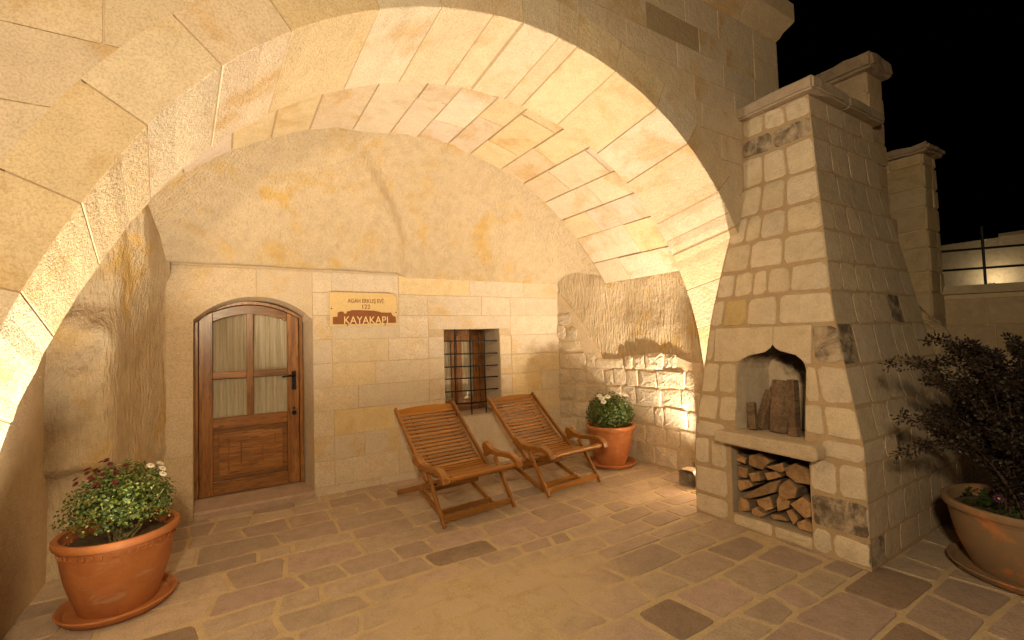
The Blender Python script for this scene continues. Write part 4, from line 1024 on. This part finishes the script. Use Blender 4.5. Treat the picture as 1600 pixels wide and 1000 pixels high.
upright_log((3.72, 2.25, .79), (3.80, 2.30, 1.0), [(-.025, -.04), (.025, -.03), (.02, .03), (-.02, .03)], 'small pale split stick leaning at the left of the niche')

# ================================================================== DECK CHAIRS
def make_chair(label):
    c = empty('deck_chair', (0, 0, 0), label, 'chair', 'slatted deck chairs in front of the window')
    T = M['teak']; W = .325
    def bar(name, p, q, wx, wy): o = MB(); o.bar(p, q, wx, wy); return o.build(name, T, c)
    for sx in (-1, 1):
        bar('back_rail', (sx*(W+.015), 1.07, .905), (sx*(W+.015), .36, .315), .026, .05)
        bar('seat_rail', (sx*(W-.018), 1.12, .028), (sx*(W-.018), -.06, .425), .03, .056)
        bar('front_leg', (sx*(W+.045), .30, .435), (sx*(W+.045), -.012, .022), .026, .045)
        bar('brace', (sx*(W-.055), .66, .165), (sx*(W-.055), .19, .022), .024, .042)
        # curved arm
        path = [(.50, .515, .07), (.44, .50, .085), (.36, .475, .055), (.25, .468, .045), (.12, .482, .045), (.03, .485, .046), (-.03, .468, .046), (-.07, .435, .042), (-.085, .40, .036)]
        o = MB(); vs = []; n = len(path); x0_, x1_ = sx*(W+.030)-.0, sx*(W+.095)
        if x0_ > x1_: x0_, x1_ = x1_, x0_
        for i, (y_, z_, th) in enumerate(path):
            p, q = path[max(0, i-1)], path[min(n-1, i+1)]; ty, tz = q[0]-p[0], q[1]-p[1]; L = math.hypot(ty, tz); ny, nz_ = -tz/L, ty/L
            if nz_ < 0: ny, nz_ = -ny, -nz_
            for xx, s_ in ((x0_, 1), (x1_, 1), (x1_, -1), (x0_, -1)): vs.append((xx, y_+ny*th*.5*s_, z_+nz_*th*.5*s_))
        fs = [(i*4+k, i*4+(k+1) % 4, (i+1)*4+(k+1) % 4, (i+1)*4+k) for i in range(n-1) for k in range(4)]+[(3, 2, 1, 0), tuple(range(n*4-4, n*4))]
        o.add(vs, fs); ob = o.build('armrest', T, c)
        md = ob.modifiers.new('bevel', 'BEVEL'); md.width = .006; md.segments = 2; md.limit_method = 'ANGLE'; md.angle_limit = R(50)
        o = MB(); o.prism([(.50, .49), (.46, .40), (.36, .455)], 0, *sorted((sx*(W+.032), sx*(W+.058)))); o.build('arm_bracket', T, ob)
        o = MB(); o.tube([(sx*(W-.05), .215, .325), (sx*(W+.06), .215, .325)], .008, 8); o.build('pivot', M['black'], c)
    bar('front_bar', (-W+.03, .012, .075), (W-.03, .012, .075), .045, .024) if False else None
    bar('front_stretcher', (-W-.03, .03, .075), (W+.03, .03, .075), .022, .05)
    bar('rear_stretcher', (-W+.065, .235, .055), (W-.065, .235, .055), .022, .045)
    bar('seat_stretcher', (-W+.03, .50, .19), (W-.03, .50, .19), .022, .045)
    o = MB(); o.tube([(-W-.045, -.055, .422), (W+.055, -.055, .422)], .019, 10); o.build('seat_front_bar', T, c)
    o = MB(); o.tube([(W+.055, -.055, .422), (W+.07, -.055, .422)], .024, 10); o.build('bar_knob', T, c)
    # top rail, gently arched
    o = MB(); prof = [(lerp(-W, W, i/10), .018*math.sin(math.pi*i/10)) for i in range(11)]
    vs = []
    for x, dz in prof:
        for yy, zz in ((1.045, .83), (1.063, .845), (1.088, .888+dz), (1.07, .892+dz)): vs.append((x, yy, zz))
    o.add(vs, [(i*4+k, i*4+(k+1) % 4, (i+1)*4+(k+1) % 4, (i+1)*4+k) for i in range(10) for k in range(4)]+[(3, 2, 1, 0), (40, 41, 42, 43)])
    ob = o.build('top_rail', T, c); md = ob.modifiers.new('bevel', 'BEVEL'); md.width = .004; md.segments = 2; md.limit_method = 'ANGLE'
    # slung slats
    C = [(1.045, .855), (.90, .715), (.75, .575), (.60, .455), (.47, .385), (.34, .36), (.20, .372), (.06, .402), (-.035, .425)]
    D = [0]
    for p, q in zip(C[:-1], C[1:]): D.append(D[-1]+math.hypot(q[0]-p[0], q[1]-p[1]))
    def at(d):
        for i in range(len(C)-1):
            if d <= D[i+1]: t_ = (d-D[i])/(D[i+1]-D[i]); return lerp(C[i][0], C[i+1][0], t_), lerp(C[i][1], C[i+1][1], t_)
        return C[-1]
    ns = 27
    for k in range(ns):
        d = D[-1]*(k+.6)/ns; p = at(max(0, d-.012)); q = at(min(D[-1], d+.012)); dy, dz = q[0]-p[0], q[1]-p[1]; L = math.hypot(dy, dz)
        y_, z_ = at(d); o = MB(); w2 = W-.005 if k < 17 else W-.034
        o.bar((-w2, y_, z_), (w2, y_, z_), .030, .015, up=(0, dz/L*-1 if False else -dz/L, dy/L) if False else (0, -dz/L, dy/L)); o.build('slat', T, c)
    for sx in (-1, 1):                                   # webbing under the slats
        o = MB(); o.tube([(sx*.2, y_-.008, z_-.012) for y_, z_ in C], .005, 5); o.build('cord', M['black'], c)
    return c
def copy_tree(o, parent=None):
    n = o.copy(); COL.objects.link(n); n.parent = parent
    for ch in o.children: copy_tree(ch, n)
    return n
ch1 = make_chair('brown slatted deck chair between the door and the barred window')
ch2 = copy_tree(ch1); ch2['label'] = 'brown slatted deck chair next to the flower pot by the rubble wall'
ch1.location = (1.945, 3.75, .006); ch1.rotation_euler = (0, 0, R(5))
ch2.location = (3.098, 3.83, .006); ch2.rotation_euler = (0, 0, R(5.6))

# ================================================================== POTS AND PLANTS
def leaf_cloud(mb, centers, n, size, mi=0, up=.5, spread=1.0):
    """little three-lobed leaves scattered by the sampler centers() -> (pos, outward)"""
    for _ in range(n):
        p, nr = centers(); nr = (nr+Vector((rnd.gauss(0, .6), rnd.gauss(0, .6), rnd.gauss(0, .6)+up))).normalized()
        t = nr.cross(Vector((rnd.gauss(0, 1), rnd.gauss(0, 1), rnd.gauss(0, 1)))).normalized(); b_ = nr.cross(t); s = size*rnd.uniform(.6, 1.25)
        q = [p, p+t*s*.45+b_*s*.42+nr*s*.08, p+t*s*.6+b_*s*.14, p+t*s+nr*s*-.12, p+t*s*.6-b_*s*.14, p+t*s*.45-b_*s*.42+nr*s*.08]
        mb.add(q, [(0, 1, 2), (0, 2, 3, 4), (0, 4, 5)], mi)
def flower(mb, p, nr, r, mi, eye):
    nr = nr.normalized(); t = nr.cross(Vector((.3, .2, .9))).normalized(); b_ = nr.cross(t)
    for ring, (rr, lift, m) in enumerate(((1.0, .05, 13), (.68, .25, 10))):
        for k in range(m):
            q = 2*math.pi*(k+.3*ring)/m; d = t*math.cos(q)+b_*math.sin(q); e = t*-math.sin(q)+b_*math.cos(q)
            mb.add([p, p+d*r*rr*.55+e*r*.17+nr*r*lift, p+d*r*rr+nr*r*lift*.6, p+d*r*rr*.55-e*r*.17+nr*r*lift], [(0, 1, 2, 3)], mi)
    vs = [p+nr*r*.3]+[p+(t*math.cos(a_)+b_*math.sin(a_))*r*.22+nr*r*.18 for a_ in [2*math.pi*k/7 for k in range(7)]]
    mb.add(vs, [(0, k+1, (k+1) % 7+1) for k in range(7)], eye)
def pot(loc, label, rim, base, h, sauc, mat, key=True):
    t = empty('terracotta_pot', loc, label, 'flower pot')
    x, y, z = loc; th = .028; M_ = M[mat]
    prof = [(.001, .022), (base, .022), (base+.008, .035)]
    for k in range(1, 10):
        f = k/9; prof.append((lerp(base, rim-.03, f**.82)+.012*math.sin(f*math.pi), lerp(.03, h-.075, f)))
    prof += [(rim-.026, h-.072), (rim-.022, h-.05), (rim-.004, h-.046), (rim, h-.03), (rim, h-.012), (rim-.008, h-.002), (rim-.02, h), (rim-.034, h-.006), (rim-.044, h-.06), (rim-.05, h-.12)]
    o = MB(); o.lathe(prof, loc, 64); body = o.build('body', M_, t, smooth=True, angle=40)
    if key:                                               # raised key pattern under the rim
        o = MB(); n = 22; rr = rim-.0215
        def seg(a0, a1, z0, z1):
            r0, r1 = rr-.03, rr+.0015
            P = [(r, a_, zz) for zz in (z0, z1) for r in (r0, r1) for a_ in (a0, a1)]
            vs = [(x+(r-(h-zz-.055)*.12)*math.cos(a_), y+(r-(h-zz-.055)*.12)*math.sin(a_), z+zz) for r, a_, zz in P]
            o.add(vs, [(0, 1, 3, 2), (4, 6, 7, 5), (2, 3, 7, 6), (0, 2, 6, 4), (1, 5, 7, 3)])
        for k in range(n):
            a0 = 2*math.pi*k/n; d = 2*math.pi/n
            seg(a0, a0+d*.62, h-.066, h-.060); seg(a0, a0+d*.1, h-.092, h-.066); seg(a0+d*.52, a0+d*.62, h-.084, h-.066); seg(a0+d*.26, a0+d*.62, h-.09, h-.084); seg(a0+d*.62, a0+d, h-.098, h-.092)
        o.build('key_pattern', M_, body)
    o = MB(); o.lathe([(.001, 0), (sauc-.045, 0), (sauc-.03, .006), (sauc-.004, .040), (sauc, .048), (sauc-.006, .054), (sauc-.018, .052), (sauc-.042, .021), (.001, .018)], loc, 64); o.build('saucer', M_, t, smooth=True, angle=50)
    o = MB(); nr_ = 10; na = 36; vs = [(x, y, z+h-.075)]
    for i in range(1, nr_+1):
        for k in range(na):
            a_ = 2*math.pi*k/na; r = (rim-.046)*i/nr_; px, py = x+r*math.cos(a_), y+r*math.sin(a_); vs.append((px, py, z+h-.075+.018*nz(px, py, 1, 14)))
    fs = [(0, 1+k, 1+(k+1) % na) for k in range(na)]+[(1+i*na+k, 1+i*na+(k+1) % na, 1+(i+1)*na+(k+1) % na, 1+(i+1)*na+k) for i in range(nr_-1) for k in range(na)]
    o.add(vs, fs); o.build('soil', M['soil'], t, smooth=True)
    return t
def mum(base, rx, hz, n, label, flowers, kind, seed, low=-.72, lsz=.034, tilt=(0, 0)):
    rnd.seed(seed); t = empty('chrysanthemum_plant', base, label, 'plant'); B = Vector(base)
    st = MB(); C = B+Vector((tilt[0], tilt[1], hz*(.50 if low < -.5 else .42))); tips = []
    for k in range(34):
        a_ = rnd.uniform(0, 2*math.pi); r = rx*math.sqrt(rnd.random())*.9
        e = C+Vector((r*math.cos(a_), r*math.sin(a_), hz*.38*math.sqrt(max(0, 1-(r/rx)**2))*rnd.uniform(.5, 1)))
        s_ = B+Vector((rnd.uniform(-.04, .04), rnd.uniform(-.04, .04), -.02)); mid = s_.lerp(e, .5)+Vector((0, 0, -.02))
        st.tube([s_, mid, e], [.006, .005, .003], 5); tips.append(e)
    st.build('stems', M['stem'], t)
    def sampler():
        while True:
            u = Vector((rnd.gauss(0, 1), rnd.gauss(0, 1), rnd.gauss(0, 1))).normalized()
            if u.z < low: continue
            lump = 1+.16*nz(u.x*2.2+seed, u.y*2.2, u.z*2.2)+.05*nz(u.x*6+seed, u.y*6, u.z*6)
            r = (rnd.random()**.38)*lump
            return C+Vector((u.x*rx*r, u.y*rx*r, u.z*hz*.52*r)), u
    lf = MB(); leaf_cloud(lf, sampler, n, lsz, 0); leaf_cloud(lf, sampler, n//2, lsz*.9, 1)
    if kind == 'pale':
        leaf_cloud(lf, lambda: (lambda p, u: (p+u*.012, u))(*sampler()), n//3, .017, 2, 1.2)
    o = lf.build('foliage', [M['leaf'], M['leaf_dark'], M['leaf_pale']], t, fix=False)
    for ax, az, r_, mname in flowers:
        a_ = R(ax); e_ = R(az); u = Vector((math.cos(e_)*math.cos(a_), math.cos(e_)*math.sin(a_), math.sin(e_)))
        p = C+Vector((u.x*rx*1.06, u.y*rx*1.06, u.z*hz*.60)); f = MB(); flower(f, p, (u+Vector((0, -.3, .5))), r_, 0, 1); f.build('flower', [M[mname], M['petal_eye'] if mname == 'petal_white' else M['petal_red']], t, fix=False)
    return t
PL = (-.567, 3.87, .008)
pot(PL, 'large orange terracotta pot with key pattern beside the door rock', .315, .19, .485, .30, 'terracotta')
fl = [(rnd.uniform(120, 300), rnd.uniform(38, 78), .02, 'petal_red') for _ in range(20)]+[(a_, e_, .028, 'petal_white') for a_, e_ in ((-12, 42), (-30, 52), (5, 48), (-22, 36))]
mum((PL[0]+.01, PL[1]+.0, .40), .275, .52, 2600, 'leafy chrysanthemum with dark red and a few white blooms in the pot beside the door', fl, 'pale', 11, -.30, .027)
PM = (4.10, 4.34, .008)
pot(PM, 'orange terracotta pot in the corner by the rubble wall', .300, .175, .50, .30, 'terracotta', False)
fl = [(205, 44, .045, 'petal_white'), (222, 50, .045, 'petal_white'), (190, 52, .042, 'petal_white'), (212, 34, .04, 'petal_white'), (295, 52, .045, 'petal_white'), (318, 48, .045, 'petal_white'), (278, 60, .04, 'petal_white'), (335, 22, .036, 'petal_white')]
mum((PM[0], PM[1], .43), .295, .46, 2300, 'dense green chrysanthemum with white blooms in the pot by the rubble wall', fl, 'dark', 23)
PR = (4.34, .82, .008)
pot(PR, 'big weathered terracotta pot on a saucer beside the fireplace', .42, .285, .455, .41, 'terracotta_old_dimmed', False)
# barberry: arching thorny shoots with small dark leaves
rnd.seed(41)
bb = empty('barberry_shrub', (PR[0], PR[1], .40), 'dark arching barberry shrub in the big weathered pot', 'shrub')
st = MB(); lf = MB()
shoots = [(3.62, 1.27, 1.36), (3.55, 1.24, .80), (3.66, 1.24, 1.03), (4.10, 1.22, 1.50), (4.55, 1.20, 1.44), (3.80, 1.15, 1.25)]
for k in range(78):
    a_ = rnd.uniform(0, 2*math.pi); r = rnd.uniform(.25, .85)
    shoots.append((PR[0]+.22+r*math.cos(a_), PR[1]+.05+r*.55*math.sin(a_), rnd.uniform(.75, 1.50)))
for s_ in shoots:
    e = Vector(s_); b0 = Vector((PR[0]+rnd.uniform(-.12, .12), PR[1]+rnd.uniform(-.1, .1), .39))
    c_ = Vector((lerp(b0.x, e.x, .35), lerp(b0.y, e.y, .35), max(e.z, .9)+rnd.uniform(-.05, .15)))
    pts = [b0*(1-t_)**2+c_*2*t_*(1-t_)+e*t_*t_ for t_ in [i/14 for i in range(15)]]
    st.tube(pts, [.007-.0055*i/14 for i in range(15)], 5)
    for i in range(560):
        t_ = rnd.uniform(.08, 1.0); p = b0*(1-t_)**2+c_*2*t_*(1-t_)+e*t_*t_; d = Vector((rnd.gauss(0, 1), rnd.gauss(0, 1), rnd.gauss(0, 1)))
        p = p+d*.015; sz = rnd.uniform(.017, .031); x_ = d.normalized(); y_ = x_.cross(Vector((rnd.gauss(0, 1), rnd.gauss(0, 1), 1))).normalized()
        lf.add([p, p+x_*sz*.55+y_*sz*.3, p+x_*sz, p+x_*sz*.55-y_*sz*.3], [(0, 1, 2, 3)])
st.build('branches', M['twig'], bb); lf.build('foliage', M['barberry'], bb, fix=False)
pz = empty('pansy_plant', (PR[0]-.05, PR[1], .40), 'low violet pansies under the barberry in the weathered pot', 'plant')
for k in range(9):
    p = Vector((PR[0]+rnd.uniform(-.25, .2), PR[1]+rnd.uniform(-.22, .2), rnd.uniform(.47, .54)))
    f = MB(); f.tube([(p.x, p.y, .39), p], .003, 4, 0); flower(f, p, Vector((-1, -.4, .7)), .032, 0, 1); f.build('flower', [M['pansy'], M['petal_eye']], pz, fix=False)
lf = MB(); leaf_cloud(lf, lambda: (lambda r, q: (Vector((PR[0]+r*math.cos(q), PR[1]+r*math.sin(q), rnd.uniform(.40, .46))), Vector((0, 0, 1))))(.32*math.sqrt(rnd.random()), rnd.uniform(0, 6.283)), 420, .04); lf.build('foliage', M['leaf_dark'], pz, fix=False)
